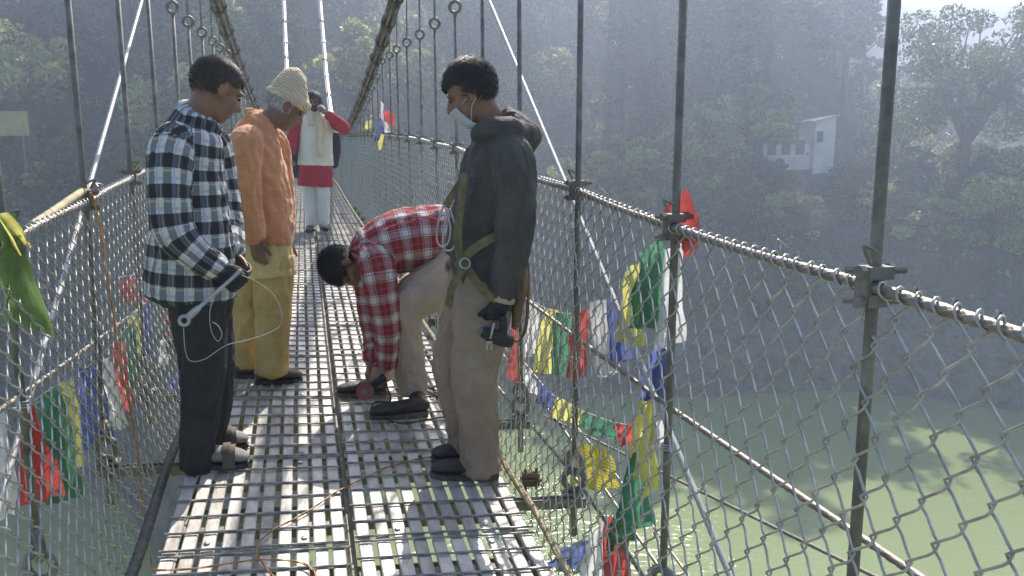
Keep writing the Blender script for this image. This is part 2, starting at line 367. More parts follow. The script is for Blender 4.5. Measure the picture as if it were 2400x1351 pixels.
def np_mesh(name, V, F, mat_, tone=None):
    me = bpy.data.meshes.new(name); n = len(F); k = F.shape[1]
    me.vertices.add(len(V)); me.vertices.foreach_set('co', np.asarray(V, np.float32).ravel())
    me.loops.add(n * k); me.loops.foreach_set('vertex_index', F.astype(np.int32).ravel())
    me.polygons.add(n); me.polygons.foreach_set('loop_start', np.arange(0, n * k, k, dtype=np.int32)); me.polygons.foreach_set('loop_total', np.full(n, k, np.int32))
    me.update()
    if tone is not None:
        at_ = me.attributes.new('tone', 'FLOAT', 'POINT'); at_.data.foreach_set('value', tone.astype(np.float32))
    me.materials.append(mat_); return me
def tree_parts(kind, seed):
    """unit tree, 1 m tall; returns trunk MB and clump centres/radii"""
    g = random.Random(seed); mb = MB(); cs = []; rs = []
    def limb(p, q, r0, r1):
        mid = p.lerp(q, .5) + Vector((g.uniform(-.02, .02), g.uniform(-.02, .02), g.uniform(0, .02)))
        mb.tube(spline([p, mid, q], 3), [r0 + (r1 - r0) * k / 6 for k in range(7)], 5)
    if kind == 'tall':
        top = Vector((g.uniform(-.03, .03), g.uniform(-.03, .03), .97)); mb.tube(spline([Vector((0, 0, -.05)), Vector((.01, 0, .45)), top], 4), [.022, .02, .018, .016, .014, .012, .009, .006, .003], 7)
        for k in range(22):
            z = .36 + .62 * (k + g.random()) / 22; a = g.uniform(0, 6.28); L = g.uniform(.07, .2) * (1.15 - z * .55)
            q = Vector((math.cos(a) * L, math.sin(a) * L, z + g.uniform(0, .06))); limb(Vector((0, 0, z - .05)), q, .007, .002)
            cs.append(q); rs.append(g.uniform(.04, .085))
            cs.append(q + Vector((g.uniform(-.06, .06), g.uniform(-.06, .06), g.uniform(-.05, .03)))); rs.append(g.uniform(.025, .05))
    elif kind == 'broad':
        f1 = Vector((.02, 0, .38)); limb(Vector((0, 0, -.05)), f1, .035, .026)
        for k in range(11):
            a = k * 6.28 / 11 + g.uniform(-.3, .3); L = g.uniform(.16, .5); p = f1 + Vector((math.cos(a) * L * .4, math.sin(a) * L * .4, g.uniform(.1, .2)))
            limb(f1 - Vector((0, 0, g.uniform(0, .12))), p, .018, .01)
            for j in range(8):
                a2 = a + g.uniform(-.6, .6); q = Vector((math.cos(a2) * L * g.uniform(.6, 1.15), math.sin(a2) * L * g.uniform(.6, 1.15), g.uniform(.42, .97) - L * .22))
                limb(p, q, .008, .002); cs.append(q); rs.append(g.uniform(.06, .115))
    elif kind == 'round':
        limb(Vector((0, 0, -.05)), Vector((0, 0, .4)), .035, .02)
        for k in range(34):
            a = g.uniform(0, 6.28); ph = math.acos(g.uniform(-.5, 1)); R_ = .36 * g.uniform(.5, 1.05)
            q = Vector((math.cos(a) * math.sin(ph) * R_, math.sin(a) * math.sin(ph) * R_, .58 + math.cos(ph) * R_ * 1.1))
            if k % 3 == 0: limb(Vector((0, 0, .35)), q, .012, .003)
            cs.append(q); rs.append(g.uniform(.06, .12))
    else:   # bush
        for k in range(24):
            a = g.uniform(0, 6.28); L = g.uniform(.05, .55); z = g.uniform(.12, .85) * (1.1 - L * .8)
            q = Vector((math.cos(a) * L, math.sin(a) * L, z)); cs.append(q); rs.append(g.uniform(.10, .2))
            if k % 2 == 0: limb(Vector((0, 0, 0)), q, .012, .004)
    return mb, cs, rs
PROTO = {}
def proto(kind, var, leafsize, lm):
    key = (kind, var, lm, round(leafsize, 4))
    if key not in PROTO:
        mb, cs, rs = tree_parts(kind, 11 * var + len(kind)); per = {'tall': 130, 'broad': 230, 'round': 150, 'bush': 150}[kind]
        V, F, tone = leaves_mesh([tuple(c) for c in cs], rs, per, leafsize, var + 3)
        tm = bpy.data.meshes.new('trunk'); tm.from_pydata([tuple(v) for v in mb.V], [], mb.F); tm.update(); tm.materials.append(M['bark'])
        PROTO[key] = (tm, np_mesh('crown', V, F, M[lm], tone))
    return PROTO[key]
def tree(name, label, kind, var, lm, base, top_y=None, height=None, wide=1.0, leaf=.26, group=None, cat='tree', rot=None):
    k, s_, P = ground(*base)
    if height is None:
        ztop = VC.z + k * (HORIZON - top_y) / FPX * 1.0; height = ztop - P.z
    tm, cm = proto(kind, var, leaf / height, lm)
    o = empty(name, P); o.rotation_euler.z = rot if rot is not None else (base[0] * 1.7) % 6.28; o.scale = (height * wide, height * wide, height)
    for nm, me in (('trunk', tm), ('crown', cm)):
        c = bpy.data.objects.new(nm, me); COL.objects.link(c); c.parent = o
    tag(o, label, cat, group); return o
tree('spreading_tree', 'tall spreading tree with forked trunk beside the right-hand hanger rod', 'broad', 1, 'leaf_mid', (2252, 470), top_y=5, wide=1.0, leaf=.19)
tree('slim_tree', 'slim tall tree against the pale sky, one of a close pair', 'tall', 2, 'leaf_mid', (1975, 250), top_y=-90, wide=1.0, leaf=.3)
tree('slim_tree', 'slimmer of two close tall trees against the pale sky, nearer the hanger rod', 'tall', 3, 'leaf_mid', (2016, 255), top_y=-40, wide=.8, leaf=.3)
tree('eucalyptus_tree', 'tall dense tree standing above the white house', 'tall', 4, 'leaf_dark', (1800, 300), top_y=-160, wide=1.5, leaf=.34)
tree('eucalyptus_tree', 'tall tree with thick dark trunk above the bushy slope', 'tall', 5, 'leaf_dark', (1682, 300), top_y=-230, wide=1.3, leaf=.34)
tree('eucalyptus_tree', 'tall tree with dark trunk left of the red-flag hanger rod', 'tall', 6, 'leaf_dark', (1530, 260), top_y=-260, wide=1.3, leaf=.34)
tree('bushy_tree', 'bushy pale green tree drooping over the bank between two hanger rods', 'round', 1, 'leaf_lite', (1468, 500), top_y=318, wide=1.25, leaf=.24)
tree('round_tree', 'round light green tree just left of the white house', 'round', 2, 'leaf_lite', (1765, 420), top_y=190, wide=1.05, leaf=.3)
tree('round_tree', 'hazy green tree directly right of the masked man\'s head', 'round', 3, 'leaf_lite', (1280, 330), top_y=100, wide=1.0, leaf=.3)
tree('round_tree', 'sunlit green tree above the far end of the bridge', 'round', 4, 'leaf_lite', (850, 300), top_y=75, wide=1.1, leaf=.26)
tree('round_tree', 'green tree between the far hangers and the masked man', 'round', 5, 'leaf_lite', (985, 320), top_y=110, wide=1.0, leaf=.28)
tree('leafy_tree', 'dark tree with glinting leaves behind the checked-shirt man', 'broad', 6, 'leaf_mid', (590, 330), top_y=-40, wide=.85, leaf=.24)
tree('small_bush', 'small sunlit bush low on the dark slope beyond the mesh fence', 'bush', 1, 'leaf_lite', (105, 445), top_y=375, wide=1.1, leaf=.16, cat='bush')
tree('bank_bush', 'large leafy bush under the spreading tree at the picture edge', 'bush', 2, 'leaf_lite', (2390, 600), top_y=340, wide=1.2, leaf=.26, cat='bush')
tree('bank_bush', 'sunlit bush at the foot of the spreading tree', 'bush', 3, 'leaf_lite', (2190, 560), top_y=420, wide=1.2, leaf=.24, cat='bush')
tree('bank_bush', 'pale green bush on the slope below the white house', 'bush', 4, 'leaf_lite', (1850, 500), top_y=435, wide=1.6, leaf=.24, cat='bush')
tree('bank_bush', 'dark bush covering the foot of the white house', 'bush', 5, 'leaf_mid', (1985, 440), top_y=375, wide=1.3, leaf=.26, cat='bush')
# the wood that reads as one mass, and the ground cover
def scatter_wood():
    g = random.Random(5); VV = []; FF = []; TT = []; nV = 0; lib = []; LV = []; LF = []; LT = []; nL = 0
    TV = []; TF = []
    for q in range(6):
        kind = ['tall', 'round', 'round', 'broad', 'tall', 'round'][q]; mb, cs, rs = tree_parts(kind, 90 + q)
        V, F, tone = leaves_mesh([tuple(c) for c in cs], [r * 1.1 for r in rs], {'tall': 60, 'broad': 70, 'round': 90}[kind], .026 if kind != 'tall' else .017, 40 + q)
        lib.append((kind, mb, V, F, tone))
    n = 0; tries = 0
    while n < 365 and tries < 9000:
        tries += 1
        w_ = g.uniform(60, 140) if g.random() < .8 else g.uniform(140, 230); q = g.uniform(-.75, .78)
        crest = 240 <= n < 320
        if n >= 240: q = g.uniform(-.25, .76); w_ = g.uniform(78, 96)
        if crest: w_ = shore(q * 73) + g.uniform(8, 15)
        if crest and .34 < q < .42: continue
        s_ = q * w_; z = zterr(w_, s_)
        if z < -9: continue
        if abs(q - .375) < .075 and w_ < 106 and not crest: continue
        if w_ < 104 and not crest and any(abs(q - a) < .05 for a in (.14, .30, .04, -.18, -.11, .55, .63)): continue       # keep the house in view
        if .40 < q and w_ < 110 and not crest and g.random() < .6: continue
        kind, mb, V, F, tone = lib[g.randrange(6)] if q < .4 else lib[1]
        h = g.uniform(13, 24) if kind == 'tall' else g.uniform(6, 11)
        if q > .38: h *= .6
        if crest: kind, mb, V, F, tone = lib[1 + g.randrange(2)]; h = g.uniform(3.2, 5.5)
        P = ws(w_, s_); a = g.uniform(0, 6.28); ca, sa = math.cos(a), math.sin(a)
        R_ = np.array([[ca, -sa, 0], [sa, ca, 0], [0, 0, 1]]) * h; off = np.array((P.x, P.y, z))
        if g.random() < .2: LV.append(V @ R_.T + off); LF.append(F + nL); nL += len(V); LT.append(np.clip(tone + g.uniform(-.2, .3), 0, 1))  # sunlit crowns painted in with brighter leaves, the rest kept darker
        else: VV.append(V @ R_.T + off); FF.append(F + nV); nV += len(V); TT.append(np.clip(tone + g.uniform(-.4, .15), 0, 1))
        b0 = len(TV); TV += [tuple(R_ @ np.array(v) + off) for v in mb.V]; TF += [tuple(i + b0 for i in f) for f in mb.F]; n += 1
    me = np_mesh('hillside_wood', np.concatenate(VV), np.concatenate(FF), M['leaf_dark'], np.concatenate(TT))
    o = link_mesh('hillside_wood', me); tag(o, 'mass of hazy trees covering the far hillside', kind='stuff')
    o2 = link_mesh('hillside_wood', np_mesh('hillside_wood', np.concatenate(LV), np.concatenate(LF), M['leaf_lite'], np.concatenate(LT))); tag(o2, 'paler sunlit crowns scattered through the far hillside wood', kind='stuff')
    st = mesh('wood_trunks', TV, TF, M['bark'], o); tag(st, kind='stuff')
scatter_wood()
def scatter_cover():
    g = random.Random(8); C = []; R_ = []
    while len(C) < 6000:
        q = g.uniform(-.8, .8); w_ = g.uniform(40, 135); s_ = q * w_; z = zterr(w_, s_)
        lim = -15 if q < .25 else -13
        if z < lim + g.uniform(-3, 3): continue
        if noise.noise(Vector((w_ * .09, s_ * .09, 9))) < -.3: continue
        if abs(q - .385) < .03 and 88 < w_ < 101: continue
        P = ws(w_, s_); r = g.uniform(.4, 1.3); C.append((P.x, P.y, z + r * .35)); R_.append(r)
    for mn, sl_ in (('leaf_mid', slice(0, 1900)), ('leaf_dark', slice(1900, 4200)), ('leaf_dry', slice(4200, 4800)), ('leaf_lite', slice(4800, 6000))):
        V, F, tone = leaves_mesh(C[sl_], R_[sl_], 30, .22, 77 + len(mn), .8)
        o = link_mesh('undergrowth', np_mesh('undergrowth', V, F, M[mn], tone))
        tag(o, {'leaf_mid': 'green scrub scattered over the bank', 'leaf_dark': 'dark low scrub between the bank trees', 'leaf_dry': 'dry brown scrub patches on the bank', 'leaf_lite': 'sunlit pale green scrub on the bank'}[mn], kind='stuff')
scatter_cover()
def rocks():
    g = random.Random(4); mb = MB()
    for k in range(420):
        q = g.uniform(-.75, .75); w_ = g.uniform(44, 82); s_ = q * w_; z = zterr(w_, s_)
        if not -20.6 < z < -9: continue
        P = ws(w_, s_); r = g.uniform(.2, .8) * (1.2 if z < -17 else .5); V, F = ellipsoid((0, 0, 0), (r, r * g.uniform(.6, 1), r * g.uniform(.4, .8)), None, 8, 5)
        sd_ = g.uniform(0, 99); V = [v * (1 + .35 * noise.noise(v * (1.2 / r) + Vector((sd_, 0, 0)))) + Vector((P.x, P.y, z)) for v in V]; mb.add(V, F)
    o = mb.build('bank_rocks', M['rock']); tag(o, 'grey boulders along the far water line', kind='stuff')
M['rock'] = mat('grey_rock', (.17, .152, .135), .9, 0, var=.3, scale=1.2, bump=.6, bscale=6)
rocks()
# ------------------------------------------------------------------ buildings on the bank
M['whitewash'] = mat('whitewashed_wall', (.82, .83, .84), .85, 0, var=.10, scale=.8)
M['tin'] = mat('tin_roof', (.42, .44, .47), .5, .3, var=.2, scale=1.5)
M['pane'] = mat('dark_window_glass', (.03, .035, .04), .15, 0)
M['paleblue'] = mat('pale_blue_wall', (.42, .52, .62), .85, 0, var=.08, scale=1)
M['trimgrey'] = mat('grey_timber', (.16, .15, .14), .8, 0, var=.2)
def house(name, label, px, w_, width, depth, height, wallm, slope=.5, wing=None, rz=0.0, wins=((0, .45, .9, 1.3),)):
    x, y = px; d = ray(x, y); P = VC + d * (w_ / d.dot(FW)); base = P; o = empty(name, base)
    A = (RT * math.cos(rz) + FW * math.sin(rz)); B = (FW * math.cos(rz) - RT * math.sin(rz)); Mx = Matrix((A, B, Vector((0, 0, 1)))).transposed()
    def L(a, b, c): return base + A * a + B * b + Vector((0, 0, c))
    mb = MB(); hw = width / 2; h2 = height + slope
    V = [L(-hw, 0, -3), L(hw, 0, -3), L(hw, depth, -3), L(-hw, depth, -3), L(-hw, 0, height), L(hw, 0, h2), L(hw, depth, h2), L(-hw, depth, height)]
    mb.add(V, [(0, 1, 5, 4), (1, 2, 6, 5), (2, 3, 7, 6), (3, 0, 4, 7), (4, 5, 6, 7), (3, 2, 1, 0)]); mb.build('wall', wallm, o)
    rb = MB(); q = .25
    V = [L(-hw - q, -q, height + .03 - q * slope / width), L(hw + q, -q, h2 + .03), L(hw + q, depth + q, h2 + .03), L(-hw - q, depth + q, height + .03)]
    V += [v + Vector((0, 0, .14)) for v in V]; rb.add(V, [(3, 2, 1, 0), (4, 5, 6, 7), (0, 1, 5, 4), (1, 2, 6, 5), (2, 3, 7, 6), (3, 0, 4, 7)]); rb.build('roof', M['tin'], o)
    for (a, zc, ww, hh) in wins:
        wd = MB().box(L(a, .0, zc + hh / 2), (ww, .12, hh), Mx).build('window', M['pane'], o)
        fb = MB()
        for da, dz, sx_, sz_ in ((0, hh / 2 + .04, ww + .16, .08), (0, -hh / 2 - .04, ww + .16, .08), (ww / 2 + .04, 0, .08, hh), (-ww / 2 - .04, 0, .08, hh), (0, 0, .05, hh)):
            fb.box(L(a + da, -.03, zc + hh / 2 + dz), (sx_, .16, sz_), Mx)
        f = fb.build('frame', M['trimgrey'], wd)
    if wing:
        wx, ww, wh = wing; V = [L(wx - ww / 2, 1, -3), L(wx + ww / 2, 1, -3), L(wx + ww / 2, depth - .5, -3), L(wx - ww / 2, depth - .5, -3)]
        V += [Vector((v.x, v.y, base.z + wh)) for v in V]; MB().add(V, [(0, 1, 5, 4), (1, 2, 6, 5), (2, 3, 7, 6), (3, 0, 4, 7), (4, 5, 6, 7), (3, 2, 1, 0)]).build('wing', wallm, o)
        for k in range(3):
            MB().box(L(wx - ww * .32 + k * ww * .3, .98, .9), (.9, .1, 1.5), Mx).build('window', M['pane'], o)
    return tag(o, label, 'house')
house('white_house', 'white house with a sloping tin roof and one narrow dark window', (1931, 366), 86, 2.1, 5, 3.5, M['whitewash'], .55, wing=(-3.6, 5.0, 1.2), wins=((-.55, 1.5, .5, .95),))
house('blue_house', 'pale blue flat house half hidden behind the spreading tree', (2150, 275), 118, 6.0, 6, 3.3, M['paleblue'], .3, wins=((-1.6, 1.2, .9, 1.1), (1.4, 1.2, .9, 1.1)))
house('long_shed', 'long low white shed glinting between the tall trunks', (1590, 188), 122, 8.0, 5, 1.6, M['whitewash'], .2, wins=((-2.4, .4, .9, .8), (0, .4, .9, .8), (2.4, .4, .9, .8)))
M['signyel'] = mat('faded_yellow_board', (.28, .26, .12), .7, 0, var=.1, scale=2)
def board(px, w_):
    d = ray(*px); P = VC + d * (w_ / d.dot(FW)); o = empty('sign_board', P)
    Mx = Matrix((RT, FW, Vector((0, 0, 1)))).transposed()
    MB().box(P, (2.4, .06, 1.35), Mx).build('panel', M['signyel'], o)
    for a in (-.8, .8): MB().box(P + RT * a + FW * .08 - Vector((0, 0, 1.6)), (.05, .05, 2.6), Mx).build('post', M['trimgrey'], o)
    tag(o, 'faded yellow board on the dark slope at the picture edge', 'sign')
board((15, 290), 46)
# ------------------------------------------------------------------ haze
hz = MB().box((110, 195, 28.5), (830, 580, 103)).build('haze', None)
m = bpy.data.materials.new('haze'); m.use_nodes = True; t = m.node_tree; t.nodes.remove(t.nodes['Principled BSDF'])
pv = t.nodes.new('ShaderNodeVolumePrincipled'); pv.inputs['Color'].default_value = (.66, .775, 1.0, 1); pv.inputs['Density'].default_value = .0030; pv.inputs['Anisotropy'].default_value = .58
t.links.new(pv.outputs[0], t.nodes['Material Output'].inputs['Volume']); hz.data.materials.append(m); tag(hz, 'thin bright haze hanging over the river valley', kind='stuff')
# ================================================================== BRIDGE
def interp(tab, y):
    if y <= tab[0][0]:
        (a, b), (c, d) = tab[0], tab[1]
    elif y >= tab[-1][0]: (a, b), (c, d) = tab[-2], tab[-1]; return d + (y - c) * .022 * math.exp(-(y - c) / 10)
    else:
        for (a, b), (c, d) in zip(tab, tab[1:]):
            if a <= y <= c: break
    return b + (d - b) * (y - a) / (c - a)
RAIL_R = [(1.39, -.265), (2.34, -.225), (3.35, -.145), (4.09, -.11), (4.97, -.055), (5.92, .030), (6.96, .075), (7.86, .125), (8.66, .155), (10.3, .21), (11.4, .245), (13.9, .32), (22, .47)]
RAIL_L = [(2.0, -.305), (2.77, -.256), (3.66, -.197), (4.79, -.115), (5.74, -.065), (7.0, .06), (9, .16), (11.4, .245), (13.9, .32), (22, .47)]
def zrail(side, Y): return interp(RAIL_R if side > 0 else RAIL_L, Y)
def zcable(Y): return .45 + .0043 * (Y - 27) ** 2
HX = 1.0; END = 62.0
# ---- deck of framed gratings
dk = empty('bridge_deck', (0, 0, -1.6)); tag(dk, 'narrow footbridge deck of silvery slatted steel gratings', 'bridge deck')
def slat_mesh(wid, ln):
    me = bpy.data.meshes.new('slat'); a, l = wid / 2, ln / 2; c = .004
    V = []
    for yy in (-l, l): V += [(-a, yy, -.014), (-a, yy, -.002), (-a + c, yy, .001), (a - c, yy, .001), (a, yy, -.002), (a, yy, -.014)]
    F = [(i, (i + 1) % 6, (i + 1) % 6 + 6, i + 6) for i in range(6)] + [(5, 4, 3, 2, 1, 0), (6, 7, 8, 9, 10, 11)]
    me.from_pydata(V, [], F); me.update(); me.materials.append(M['slat']); return me
def rod_mesh(ln, r):
    n = int(ln / .035); P = [Vector((-ln / 2 + ln * i / n, 0, 0)) for i in range(n + 1)]
    V, F = tube(P, r, 6, True, 4, 60, .35); me = bpy.data.meshes.new('cross_rod'); me.from_pydata([tuple(v) for v in V], [], F); me.update(); me.materials.append(M['rod']); return me
PL = .757; Y0P = 1.99 - PL * 2
SL = {-1: slat_mesh(.045, PL - .014), 1: slat_mesh(.047, PL - .014)}
RD = {-1: rod_mesh(.628, .0052), 1: rod_mesh(.668, .0052)}
boltme = bpy.data.meshes.new('bolt'); bV, bF = ellipsoid((0, 0, 0), (.012, .012, .006), None, 8, 4); boltme.from_pydata([tuple(v) for v in bV], [], bF); boltme.update(); boltme.materials.append(M['chrome'])
far = {-1: MB(), 1: MB()}; farrod = MB(); rj = random.Random(3)
row = 0
while True:
    ya = Y0P + PL * row; yc = ya + PL / 2
    if ya > END: break
    for sd_ in (-1, 1):
        off = 0 if sd_ < 0 else .03
        x0, x1 = ((-.64, -.012) if sd_ < 0 else (.012, .68)); xc = (x0 + x1) / 2; wid = x1 - x0
        z = zdeck(xc, yc + off); sl_y = (zdeck(xc, yc + .3) - zdeck(xc, yc - .3)) / .6; sl_x = (zdeck(x1, yc) - zdeck(x0, yc)) / wid
        jz = rj.uniform(-.004, .004); jr = rj.uniform(-.006, .006)
        Rm = Matrix.Rotation(math.atan(sl_y) + rj.uniform(-.004, .004), 4, 'X') @ Matrix.Rotation(-math.atan(sl_x) + jr, 4, 'Y') @ Matrix.Rotation(rj.uniform(-.006, .006), 4, 'Z')
        near = row < 14
        if near:
            pn = empty('deck_panel', (xc, yc + off, z + jz), dk); pn.rotation_euler = Rm.to_euler()
        T = Matrix.Translation((xc, yc + off, z + jz)) @ Rm
        n = 10; pit = wid / n
        for k in range(n):
            lx = -wid / 2 + pit * (k + .5) + rj.uniform(-.003, .003)
            if near:
                o = bpy.data.objects.new('slat', SL[sd_]); COL.objects.link(o); o.parent = pn; o.location = (lx, rj.uniform(-.003, .003), rj.uniform(-.0025, .0015)); o.rotation_euler = (rj.uniform(-.003, .003), rj.uniform(-.03, .03), rj.uniform(-.006, .006))
            else:
                a = .023; l = PL / 2 - .006; V = [T @ Vector((lx + sx_ * a, sy_ * l, -.003 + zz)) for zz in (-.01, .003) for sx_, sy_ in ((-1, -1), (1, -1), (1, 1), (-1, 1))]
                far[sd_].add(V, [(0, 3, 2, 1), (4, 5, 6, 7), (0, 1, 5, 4), (1, 2, 6, 5), (2, 3, 7, 6), (3, 0, 4, 7)])
        ys = [-PL / 2 + .016] + [-PL / 2 + PL * k / 6 for k in range(1, 6)] + [PL / 2 - .016]
        for k, yy in enumerate(ys):
            if near:
                o = bpy.data.objects.new('cross_rod', RD[sd_]); COL.objects.link(o); o.parent = pn; o.location = (rj.uniform(-.006, .006), yy + rj.uniform(-.004, .004), .0065 + rj.uniform(-.001, .002)); o.rotation_euler = (0, rj.uniform(-.003, .003), rj.uniform(-.012, .012))
            elif row < 40:
                farrod.tube([T @ Vector((-wid / 2, yy, .006)), T @ Vector((wid / 2, yy, .006))], .005, 4)
        if near:
            for lx, ly in ((-wid / 2 + pit * 2.5, -PL / 2 + .06), (-wid / 2 + pit * 7.5, -PL / 2 + .06), (wid / 2 - pit * 2.5, PL / 2 - .06)):
                if rj.random() < .75:
                    o = bpy.data.objects.new('bolt', boltme); COL.objects.link(o); o.parent = pn; o.location = (lx + rj.uniform(-.01, .01), ly, .003)
            # bearers of the panel below the slats
            for by in (-.19, .19):
                V, F = MB().box((0, by, -.036), (wid - .01, .035, .04)).V, [(0, 2, 3, 1), (4, 5, 7, 6), (0, 1, 5, 4), (2, 6, 7, 3), (0, 4, 6, 2), (1, 3, 7, 5)]
                me = bpy.data.meshes.new('bearer'); me.from_pydata(V, [], F); me.update(); me.materials.append(M['steel']); o = bpy.data.objects.new('bearer', me); COL.objects.link(o); o.parent = pn
    row += 1
for s_ in (-1, 1): tag(far[s_].build('far_slats', M['slat'], dk), kind='stuff')
tag(farrod.build('far_cross_rods', M['rod'], dk), kind='stuff')
# ---- stringers under the seam and edges
for X in (-.60, .0, .64):
    mb = MB(); mb.tube([Vector((X, y, zdeck(X, y) - .075)) for y in np.arange(.4, END, .8)], .018, 6); mb.build('stringer', M['steel'], dk)
# ---- hangers
RY = [1.39 + .93 * k - .93 for k in range(0, 36)]; LY = [2.77 + .95 * (k - 2) for k in range(0, 36)]
def ordw(k): return ['first', 'second', 'third', 'fourth', 'fifth', 'sixth', 'seventh', 'eighth', 'ninth', 'tenth'][k]
def ring(c, R_, r, nrm, n=18, m=7):
    nrm = Vector(nrm).normalized(); a = nrm.orthogonal().normalized(); b = nrm.cross(a)
    V = []; F = []
    for i in range(n):
        th = 2 * math.pi * i / n; d = a * math.cos(th) + b * math.sin(th)
        for k in range(m):
            ph = 2 * math.pi * k / m; V.append(Vector(c) + d * (R_ + r * math.cos(ph)) + nrm * (r * math.sin(ph)))
    for i in range(n):
        for k in range(m): F.append((i * m + k, ((i + 1) % n) * m + k, ((i + 1) % n) * m + (k + 1) % m, i * m + (k + 1) % m))
    return V, F
def hanger(side, Y, idx):
    X = HX * side; zb = zdeck(X, Y) + .10; zr = zrail(side, Y); ze = min(1.0 + .045 * max(0, Y - 6.5), zcable(Y) - .25) if Y < 22 else zcable(Y) - .2
    ze = max(ze, zr + .12); jx = rj.uniform(-.012, .012); r = .0128
    o = empty('hanger_rod', (X, Y, zb)); far_ = Y > 11
    top = Vector((X + jx, Y + rj.uniform(-.02, .02), ze)); bot = Vector((X, Y, zb))
    MB().tube([bot, bot.lerp(top, .5), top], r, 10 if not far_ else 6).build('rod', M['steel'], o, True)
    e = MB(); e.add(*ring(top + Vector((0, 0, .045)), .04, .013, (0, 1, 0) if idx % 3 else (.4, 1, 0), 14, 6)); e.build('top_eye', M['steel'], o, True)
    zc = zcable(Y)
    if zc - ze > .12:
        lk = MB(); lk.tube([top + Vector((0, -.012, .08)), Vector((X, Y - .012, zc))], .007, 5); lk.tube([top + Vector((0, .012, .08)), Vector((X, Y + .012, zc))], .007, 5); lk.build('link', M['steel'], o)
    if not far_:
        e = MB(); c = bot - Vector((0, 0, .05)); e.add(*ring(c, .046, .016, (1, .5, 0), 18, 7)); e.build('bottom_eye', M['steel'], o, True)
        e = MB(); e.add(*ring(c - Vector((0, 0, .075)), .046, .015, (.3, 1, 0), 18, 7)); e.tube([c - Vector((0, 0, .115)), c - Vector((0, 0, .34))], .017, 8); e.build('lower_shackle', M['steel'], o, True)
    # rail clamp: two half plates, U-bolt and nuts
    cl = MB(); cp = Vector((X, Y, zr)); inn = -side
    cl.box(cp + Vector((0, 0, .028)), (.058, .04, .026)); cl.box(cp + Vector((0, 0, -.028)), (.054, .04, .026)); cl.box(cp + Vector((inn * .026, 0, 0)), (.014, .036, .055))
    for dz in (.032, -.030):
        cl.tube([cp + Vector((-.058, .016, dz)), cp + Vector((.058, -.016, dz))], .0075, 6)
        cl.tube([cp + Vector((inn * .036, -.010, dz)), cp + Vector((inn * .052, -.015, dz))], .0125, 6); cl.tube([cp + Vector((-inn * .036, .010, dz)), cp + Vector((-inn * .052, .015, dz))], .0125, 6)
    cl.tube(spline([cp + Vector((inn * .03, -.02, .05)), cp + Vector((inn * .05, -.025, .085)), cp + Vector((inn * .01, -.01, .07))], 4), .005, 5)
    cl.build('rail_clamp', M['steel'], o)
    if not far_:
        tb = MB(); zz = zb + .42
        for q in range(3): tb.add(*ring((X, Y, zz + q * .007), r + .006, .0028, (0, .1 * (q - 1), 1), 12, 4))
        tb.tube(spline([Vector((X - side * .02, Y - .005, zz)), Vector((X - side * .06, Y - .012, zz + .012)), Vector((X - side * .055, Y, zz - .03))], 4), .0028, 4); tb.build('tie_wire', M['galv'], o)
    return o
rk = lk_ = 0
for side, ys in ((1, RY), (-1, LY)):
    c = 0
    for i, Y in enumerate(ys):
        if Y > 30: break
        if Y < .9 and side > 0: continue
        if Y < 2.0 and side < 0: continue
        o = hanger(side, Y, i)
        nm = 'right-hand' if side > 0 else 'left-hand'
        if c < 10: lab = 'dark steel hanger rod, %s from the camera along the %s fence' % (ordw(c), nm); 
        else: lab = 'thin far hanger rod in the crowded row along the %s fence' % nm
        tag(o, lab, 'hanger rod', 'hanger rods along the %s fence' % nm); c += 1
# ---- cross beams carrying the deck
for i, (Y, side) in enumerate(sorted([(y, 1) for y in RY if y < 16] + [(y, -1) for y in LY if y < 16])):
    xa, xb = (-.62, 1.05) if side > 0 else (-1.05, .66)
    A = Vector((xa, Y, zdeck(xa, Y) - .13)); B = Vector((xb, Y, zdeck(xb, Y) - .13)); d = (B - A).normalized()
    ang = math.atan2(d.z, d.x); Rm = Matrix.Rotation(-ang, 3, 'Y'); c = (A + B) / 2; L = (B - A).length
    mb = MB(); mb.box(c + Vector((0, -.02, 0)), (L, .006, .045), Rm); mb.box(c + Vector((0, .02, 0)), (L, .006, .045), Rm)
    mb.box((B if side > 0 else A) - d * (.06 * side) + Vector((0, 0, .045)), (.09, .06, .010), Rm)
    mb.build('cross_beam', M['steel'], dk)
    if i % 2: continue
    e = Vector((.80 * side + (.0), Y, zdeck(.8 * side, Y) - .015)); bl = MB()
    bl.box(e, (.085, .05, .012), Rm); bl.box(e + Vector((0, 0, .02)), (.07, .04, .018), Rm); bl.box(e - Vector((0, 0, .02)), (.07, .04, .018), Rm)
    for a in (-.025, .025): bl.tube([e + Vector((a, 0, -.05)), e + Vector((a, 0, .05))], .006, 6)
    bl.build('edge_block', M['rust'], dk)
# ---- deck edge ropes
for side, mm, r in ((1, 'jute', .0155), (-1, 'darkrope', .021)):
    X = .735 if side > 0 else -.715
    pts = [Vector((X + .006 * math.sin(y * 5), y, zdeck(X, y) - .025 + .004 * math.sin(y * 9))) for y in np.arange(1.2, 7, .012)] + [Vector((X, y, zdeck(X, y) - .025)) for y in np.arange(7, 26, .4)]
    o = MB().tube(pts, r, 24, True, 3, 70, .42).build('edge_rope', M[mm], None, True)
    tag(o, 'thick tan twisted rope along the right deck edge' if side > 0 else 'dark greasy twisted rope along the left deck edge', 'rope')
